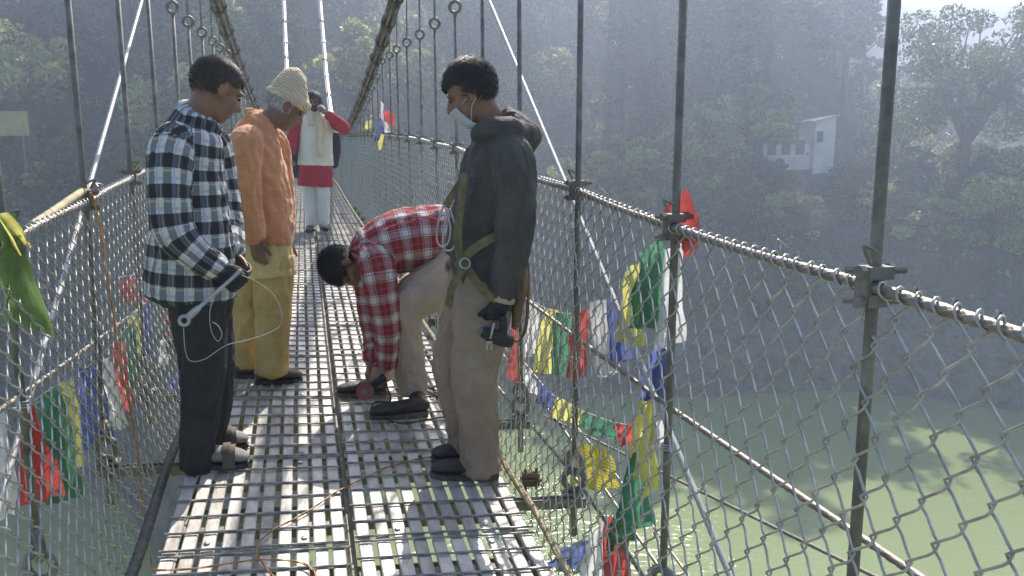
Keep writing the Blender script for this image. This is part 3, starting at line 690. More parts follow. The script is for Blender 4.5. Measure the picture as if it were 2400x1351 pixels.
# ---- fences
def fence(side):
    o = empty('chain_link_fence', (HX * side, 1.4, -1.4))
    tag(o, 'chain link fence with wire rope top rail on the river-view right side' if side > 0 else 'chain link fence with bright wire loops along the left side of the bridge', 'fence')
    ys = list(np.arange(.55 if side > 0 else 1.7, 9, .010)) + list(np.arange(9, 40, .25))
    pts = [Vector((HX * side * 1.0 - side * .012, y, zrail(side, y) - .006 * math.sin((y - 1.39) / .93 * math.pi) ** 2)) for y in ys]
    MB().tube(pts, .0128, 36, True, 6, 32, .45).build('top_rope', M['rope'], o, True)
    pit = .048; nb = 0; y = .58 if side > 0 else 1.75; panel = MB(); g = random.Random(20 + side); lastb = None; k = 0
    wr = .0027; bay = 0; hangy = [q for q in (RY if side > 0 else LY) if q > y]
    while y < 27:
        zt = zrail(side, y) - .004; zb = zdeck(.8 * side, y) - .06 - (.10 if side < 0 else .12); h = zt - zb; rows = 12; per = h / rows
        fine = y < 8; P = []
        lean = g.uniform(-.004, .004)
        for j in range(rows * 2 + 1):
            f = j / (rows * 2); z = zt - h * f; ph = (1 if j % 2 == 0 else -1) * (1 if k % 2 == 0 else -1)
            bulge = .02 * math.sin(f * 3.1 + y * 1.3) + .012 * noise.noise(Vector((y * 2, f * 3, side)))
            X = HX - .215 * f ** 1.25 + bulge * math.sin(math.pi * f)
            dy = ph * (pit / 2 + .0045) + lean * .3 + .006 * noise.noise(Vector((y * 2.2, f * 4, side + 5)))
            if fine:
                for q in (-.30, -.12, .12, .30):
                    fr = 1 - abs(q) * 1.0; zz = z - per / 2 * q
                    sgn = .0042 * (1 if q > 0 else -1) * ph
                    P.append(Vector(((X + sgn) * side, y + dy * (1 - abs(q) * 1.55 if abs(q) > .2 else .97), zz)))
            else: P.append(Vector((X * side, y + dy, z)))
        P[0].z += .004
        panel.tube(P, wr * 1.12 if y < 3.2 else wr if y < 9 else wr * 1.15, 5 if y < 4.5 else (4 if fine else 3), False)
        # the wire's end hooked over the rail rope
        if y < 9:
            Xr = HX - .012; zt2 = zrail(side, y); a0 = g.uniform(-.4, .2); tl = g.uniform(.8, 1.15)
            hk = [Vector(((Xr + .0165 * math.cos(a)) * side, y + pit * .5 * (1 - 1.9 * q), zt2 + .0165 * math.sin(a))) for q, a in [(i / 9, a0 - math.pi * .3 + tl * 1.9 * math.pi * i / 9) for i in range(10)]]
            panel.tube(hk, wr * 1.05, 5, True)
            if g.random() < .05:
                c = Vector((Xr * side, y + .03, zt2 + .02)); panel.tube(spline([c, c + Vector((.01, .02, .02)), c + Vector((-.012, -.006, .03)), c + Vector((.004, -.025, .012))], 4), wr * .8, 4)
        y += pit + g.uniform(-.001, .001); k += 1
        if hangy and y > hangy[0]:
            hangy.pop(0); tag(panel.build('mesh_panel', M['galv'], o, True), kind='stuff'); panel = MB()
    if panel.V: tag(panel.build('mesh_panel', M['galv'], o, True), kind='stuff')
    return o
fR = fence(1); fL = fence(-1)
# ---- main cables: bundles of ropes held by spacer clamps
def main_cable(side):
    o = empty('main_cable', (HX * side, 8, zcable(8))); tag(o, 'main suspension cable, bundle of ropes dipping on the %s side' % ('right' if side > 0 else 'left'), 'cable')
    for k in range(6):
        a = k * math.pi / 3; dx, dz = .062 * math.cos(a), .062 * math.sin(a)
        pts = [Vector((HX * side + dx, y, zcable(y) + dz + .05)) for y in np.arange(.3, 32, .5)]
        MB().tube(pts, .021, 8, True).build('rope', M['cable'], o, True)
    for Y in (RY if side > 0 else LY):
        if Y > 30: break
        sl_ = .0086 * (Y - 27); c = Vector((HX * side, Y, zcable(Y) + .05)); t_ = Vector((0, 1, sl_)).normalized(); mb = MB()
        mb.add(*tube([c - t_ * .03, c + t_ * .03], .098, 8, True)); mb.box(c - Vector((0, 0, .10)), (.05, .05, .06)); mb.build('clamp', M['clampm'], o)
M['cable'] = mat('dull_cable', (.20, .185, .165), .65, .35, var=.3, scale=8); M['clampm'] = mat('tarred_clamp', (.10, .085, .068), .7, .2, var=.3, scale=10)
main_cable(1); main_cable(-1)
M['farcable'] = mat('sunlit_far_cable', (.74, .70, .68), .5, .2, var=.12, scale=6)  # sunlight on the far cables is put into this pale colour
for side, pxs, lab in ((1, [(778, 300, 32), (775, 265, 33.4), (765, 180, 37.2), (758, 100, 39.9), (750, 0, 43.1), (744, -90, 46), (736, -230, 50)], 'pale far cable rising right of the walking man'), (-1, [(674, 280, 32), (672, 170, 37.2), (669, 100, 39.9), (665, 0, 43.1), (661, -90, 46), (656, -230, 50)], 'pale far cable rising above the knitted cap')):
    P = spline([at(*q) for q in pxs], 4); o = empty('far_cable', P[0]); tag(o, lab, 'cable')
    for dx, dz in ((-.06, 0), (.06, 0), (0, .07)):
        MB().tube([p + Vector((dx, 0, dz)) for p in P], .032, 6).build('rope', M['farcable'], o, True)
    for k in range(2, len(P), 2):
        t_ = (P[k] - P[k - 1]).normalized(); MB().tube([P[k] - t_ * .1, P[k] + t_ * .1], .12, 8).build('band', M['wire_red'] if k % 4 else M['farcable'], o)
# ---- stays and lower ropes
def rope(name, label, pts, r, mm='rope', lobes=6, tw=32, fine=True):
    P = resample(pts, .012 if fine else .25)
    return tag(MB().tube(P, r, 30 if fine else 6, True, lobes if fine else 0, tw, .42).build(name, M[mm], None, True), label, 'rope')
def extend(a, b, k0, k1): a, b = Vector(a), Vector(b); return [a + (b - a) * k0, a, b, a + (b - a) * k1]
rope('stay_rope', 'bright diagonal stay rope crossing behind the right fence', extend(atX(1150, 10, 1.1), atX(1690, 1300, 1.1), -.5, 1.12), .0115, 'rope_pale')
rope('stay_rope', 'bright diagonal stay rope slanting up beyond the left fence', extend(atX(330, 10, -1.1), atX(30, 1070, -1.1), -.5, 1.15), .0115, 'rope_pale')
rope('side_rope', 'wire rope running at knee height outside the right fence', [Vector((1.1, 1.0, -.87)), Vector((1.1, 2.5, -.88)), Vector((1.1, 4.5, -.83)), Vector((1.1, 7, -.72))], .0105)
rope('side_rope', 'wire rope running at knee height outside the left fence', [Vector((-1.1, 1.9, -.78)), Vector((-1.1, 3.9, -.87)), Vector((-1.1, 5.2, -.92)), Vector((-1.1, 8, -.85))], .0105)
rope('guy_rod', 'thin dark rod slanting down behind the two nearest right hangers', [Vector((1.2, 4.4, -1.52)), Vector((1.2, 2.99, -1.27)), Vector((1.2, 1.2, -.955))], .006, 'steel', fine=False)
rope('wind_rope', 'upper wind rope sloping below the prayer flags', [Vector((1.2, 7.5, -1.30)), Vector((1.2, 4.11, -1.47)), Vector((1.2, 2.2, -1.70))], .008)
rope('wind_rope', 'lower wind rope below the deck edge on the right', [Vector((1.1, 7.0, -1.58)), Vector((1.1, 3.58, -1.54)), Vector((1.1, 2.2, -1.66))], .010)
rope('wind_rope', 'thin outer wind rope above the water beyond the lowest red flag', [Vector((1.35, 6.0, -1.42)), Vector((1.35, 3.6, -1.60)), Vector((1.35, 2.3, -1.78))], .006)
# ================================================================== PEOPLE
class Chain:
    """rings along a limb: points, half widths along `side` (rx) and across it (ry)"""
    def __init__(s, pts, rx, ry=None, side=(0, -1, 0), checks=5, sub=5, v0=0.0):
        n = len(pts); rx = rx if isinstance(rx, (list, tuple)) else [rx] * n; ry = ry or rx
        s.side = Vector(side).normalized(); s.checks = checks; s.v0 = v0
        A = spline([Vector((*p,)) for p in pts], sub)
        R_ = spline([Vector((a, b, 0)) for a, b in zip(rx, ry)], sub)
        s.P = A; s.R = [(max(.004, r.x), max(.004, r.y)) for r in R_]; s.fr = []
        m = len(A)
        for i in range(m):
            t = (A[min(i + 1, m - 1)] - A[max(i - 1, 0)]).normalized(); a = s.side - t * s.side.dot(t)
            if a.length < .15: a = t.orthogonal()
            a.normalize(); s.fr.append((t, a, t.cross(a)))
        L = [0.0]
        for a, b in zip(A, A[1:]): L.append(L[-1] + (b - a).length)
        s.L = L
    def geo(s, n=18, rnd=True):
        V = []; F = []; m = len(s.P)
        for p, (rx, ry), (t, a, b) in zip(s.P, s.R, s.fr):
            for k in range(n):
                th = 2 * math.pi * k / n; V.append(p + a * (rx * math.cos(th)) + b * (ry * math.sin(th)))
        for i in range(m - 1):
            for k in range(n): F.append((i * n + k, i * n + (k + 1) % n, (i + 1) * n + (k + 1) % n, (i + 1) * n + k))
        for e, q in ((0, -1), (m - 1, 1)):
            c = len(V); V.append(s.P[e] + s.fr[e][0] * (q * (min(s.R[e]) * .5 if rnd else .001)))
            for k in range(n):
                f = (e * n + k, e * n + (k + 1) % n, c); F.append(f if q > 0 else f[::-1])
        return V, F
def fuse(name, pieces, mat_, parent, voxel=.009, smooth=4, wr=None, chains=None, plaid=False):
    mb = MB()
    for V, F in pieces: mb.add(V, F)
    me = bpy.data.meshes.new(name); me.from_pydata(mb.V, [], mb.F); me.update()
    tmp = bpy.data.objects.new('tmp', me); COL.objects.link(tmp)
    r = tmp.modifiers.new('r', 'REMESH'); r.mode = 'VOXEL'; r.voxel_size = voxel
    if smooth: q = tmp.modifiers.new('s', 'SMOOTH'); q.factor = .5; q.iterations = smooth
    dg = bpy.context.evaluated_depsgraph_get(); ev = tmp.evaluated_get(dg); out = bpy.data.meshes.new_from_object(ev)
    bpy.data.objects.remove(tmp); bpy.data.meshes.remove(me)
    n = len(out.vertices); co = np.empty(n * 3, np.float32); out.vertices.foreach_get('co', co); co = co.reshape(-1, 3).astype(float)
    if chains:
        nr = np.empty(n * 3, np.float32); out.vertices.foreach_get('normal', nr); nr = nr.reshape(-1, 3)
        best = np.full(n, 1e9); pl = np.zeros((n, 3)); pn = np.zeros(n); rad = np.ones(n)
        for ch in chains:
            P = np.array([tuple(p) for p in ch.P]); A = np.array([tuple(f[1]) for f in ch.fr]); B = np.array([tuple(f[2]) for f in ch.fr]); Tn = np.array([tuple(f[0]) for f in ch.fr])
            RX = np.array([q[0] for q in ch.R]); RY_ = np.array([q[1] for q in ch.R]); L = np.array(ch.L)
            for i in range(len(P)):
                d = co - P[i]; x = d @ A[i]; y = d @ B[i]; z = d @ Tn[i]
                e = np.sqrt((x / RX[i]) ** 2 + (y / RY_[i]) ** 2 + (z / max(RX[i], .05) * 1.6) ** 2); mk = e < best
                best[mk] = e[mk]; h = np.sqrt(x * x + y * y) + 1e-9
                pl[mk] = np.stack([x / h, y / h, L[i] + z + ch.v0], 1)[mk]; pn[mk] = ch.checks; rad[mk] = RX[i]
        if wr:
            amp, fa, fv = wr; dsp = np.empty(n)
            for i in range(n):
                c_, s_, v_ = pl[i]; p = Vector((c_ * fa, s_ * fa, v_ * fv + c_ * 1.5 + pn[i]))
                dsp[i] = (1 - abs(noise.noise(p)) * 2.4) * .6 + noise.noise(p * 2.3) * .5
            co = co + nr * (dsp * amp)[:, None]
        if plaid:
            a_ = out.attributes.new('pl', 'FLOAT_VECTOR', 'POINT'); a_.data.foreach_set('vector', pl.astype(np.float32).ravel())
            a_ = out.attributes.new('pn', 'FLOAT', 'POINT'); a_.data.foreach_set('value', pn.astype(np.float32))
    co = co - np.array(org(parent)); out.vertices.foreach_set('co', co.astype(np.float32).ravel()); out.update()
    out.polygons.foreach_set('use_smooth', [True] * len(out.polygons)); out.materials.clear(); out.materials.append(mat_); out.name = name
    return link_mesh(name, out, parent)
def basis(fwd, up):
    f = Vector(fwd).normalized(); u = Vector(up); u = (u - f * u.dot(f)).normalized(); r = f.cross(u); return Matrix((r, f, u)).transposed()
def head_pieces(c, B, s=1.0, beard=0):
    c = Vector(c); G = lambda p: c + B @ (Vector(p) * s)
    def E(p, r): return ellipsoid(G(p), [q * s for q in r], B, 20, 14)
    P = [E((0, -.014, .030), (.074, .096, .088)), E((0, .030, -.035), (.057, .060, .080)), E((0, .052, -.086), (.031, .030, .027)), E((0, .062, -.03), (.040, .036, .05)),
         E((-.031, .076, .026), (.025, .014, .009)), E((.031, .076, .026), (.025, .014, .009)), E((0, .079, -.058), (.024, .016, .006)), E((0, .077, -.071), (.020, .015, .007)),
         E((-.036, .056, -.018), (.022, .024, .022)), E((.036, .056, -.018), (.022, .024, .022)),
         E((-.077, -.006, -.004), (.009, .021, .032)), E((.077, -.006, -.004), (.009, .021, .032)), E((-.074, .006, -.026), (.009, .010, .014)), E((.074, .006, -.026), (.009, .010, .014)),
         Chain([G((0, .082, .022)), G((0, .098, -.006)), G((0, .110, -.030))], [.008 * s, .011 * s, .0135 * s], side=B @ Vector((1, 0, 0)), sub=3).geo(10), E((-.011, .096, -.033), (.010, .011, .008)), E((.011, .096, -.033), (.010, .011, .008))]
    return P, G
def eyes(G, B, s, parent):
    for sx_ in (-1, 1):
        V, F = ellipsoid(G((.031 * sx_, .0835, .006)), (.011 * s, .005 * s, .0055 * s), B, 10, 6); mesh('eye', V, F, M['eye'], parent, True)
def hair(G, B, s, parent, mat_, hairline, n=1500, ln=(.012, .03), comb=(0, .2, .3), r=(.080, .103, .095), seed=1, name='hair', cap=(0, -.014, .030), stray=.22, lift=.35):
    """scalp cap plus tapered locks growing from it"""
    g = random.Random(seed); mb = MB(); C = Vector(cap); nu, nv = 28, 18; idx = {}; V = []; 
    for j in range(nv + 1):
        ph = math.pi * j / nv
        for i in range(nu):
            th = 2 * math.pi * i / nu; v = Vector((r[0] * math.sin(ph) * math.cos(th), r[1] * math.sin(ph) * math.sin(th), r[2] * math.cos(ph)))
            k = 1 + .05 * noise.noise(v * 45 + Vector((seed, 0, 0))); V.append(C + v * k)
    for j in range(nv):
        for i in range(nu):
            f = [j * nu + i, (j + 1) * nu + i, (j + 1) * nu + (i + 1) % nu, j * nu + (i + 1) % nu]
            ok = all(hairline(V[q] - Vector((0, 0, .012))) for q in f)
            if ok: mb.F.append(tuple(f))
    mb.V = [tuple(G(v)) for v in V]
    cb = Vector(comb); k = 0
    while k < n:
        th = g.uniform(0, 6.283); ph = math.acos(g.uniform(-.8, 1)); nrm = Vector((math.sin(ph) * math.cos(th), math.sin(ph) * math.sin(th), math.cos(ph)))
        p = C + Vector((r[0] * nrm.x, r[1] * nrm.y, r[2] * nrm.z)) * 1.0
        if not hairline(p): continue
        k += 1; L = g.uniform(*ln); tg = cb - nrm * cb.dot(nrm) + Vector((g.uniform(-1, 1), g.uniform(-1, 1), g.uniform(-1, 1))) * stray; tg -= nrm * tg.dot(nrm); tg = tg.normalized() if tg.length > .01 else nrm.orthogonal()
        d = (tg + nrm * g.uniform(.2, .2 + lift)).normalized(); d2 = (tg - nrm * .25).normalized()
        sdv = d.cross(nrm); sdv = sdv.normalized() * .0024 if sdv.length > .01 else Vector((.0022, 0, 0)); a = p - nrm * .006; b = p + d * L * .55; c = b + d2 * L * .5
        q = len(mb.V); mb.V += [tuple(G(x)) for x in (a - sdv, a + sdv, b + sdv * .8, b - sdv * .8, c)]; mb.F += [(q, q + 1, q + 2, q + 3), (q + 3, q + 2, q + 4)]
    return mesh(name, mb.V, mb.F, mat_, parent, True)
def hand_pieces(wrist, d, nrm, s=1.0, curl=.5, thumb=1, spread=.06, mitt=0):
    """palm + 4 fingers + thumb as chains. d: towards fingertips, nrm: out of the back of the hand, thumb = +-1 side"""
    d = Vector(d).normalized(); nrm = Vector(nrm); nrm = (nrm - d * nrm.dot(d)).normalized(); sd_ = d.cross(nrm) * thumb; W = Vector(wrist); out = []
    fat = 1 + mitt
    out.append(Chain([W - d * .02, W + d * .03 * s, W + d * .085 * s], [.027 * s * fat, .037 * s * fat, .040 * s * fat], [.021 * s * fat, .017 * s * fat, .013 * s * fat], side=sd_, sub=3).geo(12))
    for k, (o, L) in enumerate(((.028, .070), (.010, .080), (-.009, .074), (-.027, .056))):
        p = W + d * .080 * s + sd_ * o * s; a = curl * (.75 + .12 * k); pts = [p]; dd = (d + sd_ * spread * (1.5 - k)).normalized(); rr = [.0095 * s * fat]
        for j, fr in enumerate((.45, .32, .23)):
            dd = (Matrix.Rotation(-a * (1, 1.15, .8)[j], 3, sd_ * thumb) @ dd).normalized(); p = p + dd * L * fr * s; pts.append(p); rr.append((.0090, .0082, .0068)[j] * s * fat)
        out.append(Chain(pts, rr, sub=3, side=sd_).geo(8))
    p = W + d * .022 * s + sd_ * .030 * s; t1 = (d * .9 + sd_ * .42 - nrm * .35).normalized(); t2 = (d * .95 + sd_ * .25 - nrm * .45 * (curl + .3)).normalized()
    out.append(Chain([p - t1 * .012 * s, p + t1 * .034 * s, p + t1 * .034 * s + t2 * .03 * s, p + t1 * .034 * s + t2 * .054 * s], [.0135 * s * fat, .0115 * s * fat, .0095 * s * fat, .0075 * s * fat], sub=3, side=nrm).geo(8))
    return out
def shoe(name, heel, toe, parent, upper, sole, hgt=.085, wid=.046, ankle=None, s=1.0, up=None):
    h, t_ = Vector(heel), Vector(toe); d = (t_ - h); L = d.length; d.normalize(); u = Vector((0, 0, 1)); u = (u - d * u.dot(d)).normalized(); sd_ = d.cross(u)
    G = lambda a, b: h + d * (L * a) + u * b
    k = hgt / .085
    rings = [(.015, .030, .6, .026), (.10, .036, .82, .032), (.28, .036, .86, .036), (.48, .033, .92, .031), (.70, .030, 1.05, .027), (.88, .024, .92, .020), (.985, .018, .5, .012)]
    up_ = Chain([G(a, .018 + zc * k) for a, zc, *_ in rings], [wid * wf for _, _, wf, _ in rings], [zr * k for *_, zr in rings], side=sd_, sub=4)
    pcs = [up_.geo(16)]
    if ankle is not None: pcs.append(Chain([G(.16, .05 * k), Vector(ankle)], [wid * .9, wid * .85], side=sd_, sub=3).geo(14))
    o = fuse(name, pcs, upper, parent, .006, 3)
    V = []; n = 22; mb = MB()
    out = []
    for i in range(n):
        th = 2 * math.pi * i / n; a = .5 - .5 * math.cos(th); ww = wid * (1.02 + .10 * math.sin(math.pi * a) - .16 * math.sin(2 * math.pi * a)) * (abs(math.sin(th)) ** .6); sg = 1 if math.sin(th) >= 0 else -1
        out.append((a * 1.02 - .01, sg * ww))
    V = [h + d * (L * a) + sd_ * b + u * .002 for a, b in out] + [h + d * (L * a) + sd_ * b + u * (.022 + .004 * (a < .3)) for a, b in out]
    F = [(i, (i + 1) % n, (i + 1) % n + n, i + n) for i in range(n)] + [tuple(range(n - 1, -1, -1)), tuple(range(n, 2 * n))]
    mesh('sole', V, F, sole, o); return o
def strap(pts, wid, nrm, thick=.003):
    P = spline(pts, 6); V = []; F = []; m = len(P)
    for i in range(m):
        t_ = (P[min(i + 1, m - 1)] - P[max(i - 1, 0)]).normalized(); nn = nrm(P[i]) if callable(nrm) else Vector(nrm); b = t_.cross(nn).normalized(); nn = b.cross(t_)
        for a, c in ((-1, 0), (1, 0), (1, 1), (-1, 1)): V.append(P[i] + b * (a * wid / 2) + nn * (c * thick))
    for i in range(m - 1):
        for k in range(4): F.append((i * 4 + k, i * 4 + (k + 1) % 4, (i + 1) * 4 + (k + 1) % 4, (i + 1) * 4 + k))
    F += [(3, 2, 1, 0), tuple((m - 1) * 4 + k for k in range(4))]; return V, F
def scaled(ch, k): 
    c = Chain.__new__(Chain); c.__dict__ = dict(ch.__dict__); c.R = [(a * k, b * k) for a, b in ch.R]; return c
def body(name, parent, head, B, hs, neckbase, chains, hands, mat_, feet=()):
    P, G = head_pieces(head, B, hs); P = list(P)
    P.append(Chain([G((0, -.02, -.02)), G((0, -.022, -.085)), Vector(neckbase)], [.052 * hs, .054 * hs, .062 * hs], side=B @ Vector((1, 0, 0)), sub=4).geo(14))
    for ch in chains: P.append(scaled(ch, .72).geo(12))
    for h in hands: P += h
    for f in feet: P.append(f.geo(10))
    o = fuse(name, P, mat_, parent, .0058, 2); eyes(G, B, hs, o); return o, G
# ---------------------------------------------------------------- man in the checked shirt, holding the spanner
def man_check():
    Y0 = 3.44; P = lambda x, y, dy=0: at(x, y, Y0 + dy); f = Vector((.9, .43, 0)).normalized(); sd_ = Vector((.43, -.9, 0)).normalized()
    root = empty('person', deck(490, 1092)); tag(root, 'man in black and white checked shirt and black trousers, looking down, gripping a long spanner', 'person')
    torso = Chain([P(468, 262), P(456, 290), P(448, 325), P(440, 410), P(446, 540), P(447, 650), P(447, 692)], [.068, .105, .165, .178, .188, .202, .206], [.068, .085, .105, .128, .148, .170, .172], sd_, 18)
    armN = Chain([P(425, 318, -.10), P(402, 350, -.16), P(397, 440, -.20), P(408, 540, -.21), P(455, 592, -.215), P(511, 631, -.20)], [.06, .078, .074, .071, .061, .050], None, sd_, 8)
    armF = Chain([P(475, 312, .12), P(492, 340, .17), P(512, 430, .19), P(528, 530, .15), P(542, 600, .02)], [.06, .080, .077, .072, .058], None, sd_, 8)
    B = basis((.80, .42, -.52), (.45, .25, .86)); hc = P(508, 212)
    hd = hand_pieces(P(516, 634, -.20), (.75, .05, -.62), (.25, -.95, .2), 1.0, 1.15, -1, .03, .18)
    legN = Chain([P(462, 680, -.05), P(466, 730, -.065), P(474, 880, -.06), P(468, 980, -.05), P(462, 1070, -.045), P(460, 1098, -.04)], [.105, .105, .086, .073, .064, .062], None, sd_)
    legF = Chain([P(478, 680, .06), P(484, 730, .075), P(502, 880, .10), P(500, 960, .12), P(490, 1040, .13)], [.10, .10, .080, .070, .060], None, sd_)
    pel = Chain([P(458, 640), P(468, 690), P(470, 750)], [.16, .165, .13], [.12, .125, .11], sd_)
    b, G = body('body', root, hc, B, 1.0, P(462, 285), [torso, armN, armF, legN, legF], [hand_pieces(P(547, 606, .01), (.6, -.3, -.5), (.5, .6, .3), .95, .9, 1)], M['skin'])
    def hl(v):
        if v.y > .045: return v.z > .068 + .01 * math.sin(v.x * 150)
        if v.y > -.02: return v.z > .028
        return v.z > -.035 - .3 * (v.y + .02) * 0
    hair(G, B, 1.0, root, M['hair_b'], hl, 3600, (.012, .030), (.15, .7, .25), r=(.078, .099, .093), seed=3, lift=.8)
    # short clipped sides as hair cap over ears, done by the same hair mesh
    col = Chain([P(434, 244, -.02), P(440, 262, -.075), P(474, 287, -.085), P(502, 305, -.03), P(500, 300, .05), P(470, 262, .09), P(440, 243, .05), P(434, 244, -.02)], .011, [.026] * 8, (0, 0, 1), 3, 4)
    fuse('shirt', [torso.geo(), armN.geo(), armF.geo(), col.geo(10)], M['check'], root, .0085, 4, (.010, 2.4, 11), [torso, armN, armF], True)
    cuff = Chain([P(500, 622, -.205), P(516, 636, -.20)], [.053, .050], None, sd_, 8); fuse('cuff', [cuff.geo()], M['check'], root, .006, 1, None, [cuff], True)
    fuse('trousers', [pel.geo(), legN.geo(), legF.geo()], M['black'], root, .0095, 4, (.010, 1.7, 8), [legN, legF])
    fuse('glove', hd + [Chain([P(506, 627, -.2), P(522, 640, -.2)], [.044, .042], None, sd_).geo()], M['glove'], root, .005, 2)
    for h, t_ in (((438, 1100), (584, 1096)), ((447, 1060), (582, 1052))):
        H, T_ = deck(*h), deck(*t_); H.z += .009; T_.z += .009
        so = shoe('sandal', H, T_, root, M['sock'], M['shoe'], .095, .050)
        d = (T_ - H).normalized(); s2 = d.cross(Vector((0, 0, 1))); L = (T_ - H).length
        for a, hh in ((.74, .090), (.66, .098), (.30, .125)):
            c = H + d * L * a; V, F = strap([c - s2 * .058 + Vector((0, 0, .012)), c - s2 * .046 + Vector((0, 0, hh * .75)), c + Vector((0, 0, hh)), c + s2 * .046 + Vector((0, 0, hh * .75)), c + s2 * .058 + Vector((0, 0, .012))], .03, lambda p, c=c: (p - c - Vector((0, 0, .02)))); mesh('strap', V, F, M['shoe_br'], so)
    return root
man_check()
def man_orange():
    Y0 = 4.54; P = lambda x, y, dy=0: at(x, y, Y0 + dy); f = Vector((.95, .25, 0)).normalized(); sd_ = Vector((.25, -.95, 0)).normalized()
    root = empty('person', deck(630, 895)); tag(root, 'older man in orange fleece, yellow trousers and cream knitted cap, looking down', 'person')
    torso = Chain([P(612, 272), P(606, 298), P(598, 330), P(602, 405), P(613, 490), P(618, 545), P(618, 568)], [.07, .11, .165, .185, .190, .185, .178], [.068, .09, .115, .150, .160, .150, .146], sd_)
    armN = Chain([P(592, 318, -.10), P(576, 345, -.17), P(570, 420, -.21), P(575, 478, -.22), P(588, 530, -.22), P(597, 562, -.22)], [.06, .088, .082, .078, .068, .056], None, sd_)
    armF = Chain([P(625, 318, .10), P(640, 345, .17), P(652, 430, .2), P(660, 500, .18), P(664, 560, .12)], [.06, .085, .08, .072, .055], None, sd_)
    B = basis((.80, .22, -.56), (.5, .12, .86)); hc = P(668, 250)
    legN = Chain([P(640, 600, -.05), P(640, 650, -.065), P(640, 740, -.065), P(638, 830, -.06), P(637, 872, -.06)], [.105, .105, .092, .086, .088], None, sd_)
    legF = Chain([P(600, 600, .06), P(592, 650, .08), P(583, 740, .1), P(578, 820, .12), P(577, 858, .12)], [.10, .10, .088, .08, .078], None, sd_)
    kur = Chain([P(618, 530), P(619, 580), P(621, 642)], [.165, .172, .196], [.135, .142, .165], sd_)
    hd = hand_pieces(P(598, 560, -.22), (.12, .05, -1), (-.35, -.9, 0), 1.0, .35, -1)
    b, G = body('body', root, hc, B, 1.02, P(612, 296), [torso, armN, armF, legN, legF], [hd, hand_pieces(P(664, 562, .12), (.1, 0, -1), (-.2, .9, 0), 1.0, .35, 1)], M['skin_b'])
    fuse('fleece', [torso.geo(), armN.geo(), armF.geo(), Chain([P(585, 262, -.03), P(606, 290, -.085), P(636, 312, -.05), P(640, 312, .05), P(612, 282, .09), P(588, 262, .05), P(585, 262, -.03)], .013, [.026] * 7, (0, 0, 1), sub=4).geo(10)], M['orange'], root, .0085, 4, (.013, 2.0, 9), [torso, armN, armF])
    V, F = strap([P(664, 468, -.125), P(668, 490, -.13), P(666, 520, -.135)], .012, (.4, -.9, 0), .004); mesh('pocket_edge', V, F, M['orange'], root)
    fuse('kurta', [kur.geo(20, False)], M['kurta'], root, .0085, 3, (.009, 5, 1.5), [kur])
    fuse('trousers', [legN.geo(), legF.geo()], M['yellow'], root, .0095, 4, (.012, 2, 8), [legN, legF])
    shoe('shoe', deck(598, 902), deck(708, 892), root, M['shoe_br'], M['shoe'], .085, .046); shoe('shoe', deck(548, 886), deck(650, 880), root, M['shoe_br'], M['shoe'], .085, .046)
    hair(G, B, 1.02, root, M['hair_g'], lambda v: v.z < .03 and v.z > -.055 and v.y < .02, 1100, (.01, .022), (0, .1, -.5), seed=9)
    # knitted cap: folded brim, tall floppy crown
    Gv = lambda a, b_, c: G((a, b_, c))
    cap = Chain([Gv(0, -.006, .030), Gv(0, -.010, .050), Gv(0, -.018, .085), Gv(0, -.020, .125), Gv(0, -.010, .158), Gv(0, .0, .172)], [.090, .092, .088, .082, .070, .046], [.108, .108, .100, .088, .072, .045], B @ Vector((1, 0, 0)), sub=5)
    brim = Chain([Gv(0, -.004, .018), Gv(0, -.006, .040), Gv(0, -.010, .060)], [.096, .103, .097], [.116, .124, .117], B @ Vector((1, 0, 0)), sub=4)
    fuse('knitted_cap', [cap.geo(), brim.geo(18, False)], M['knit'], root, .006, 3, (.005, 3, 14), [cap])
    return root
man_orange()
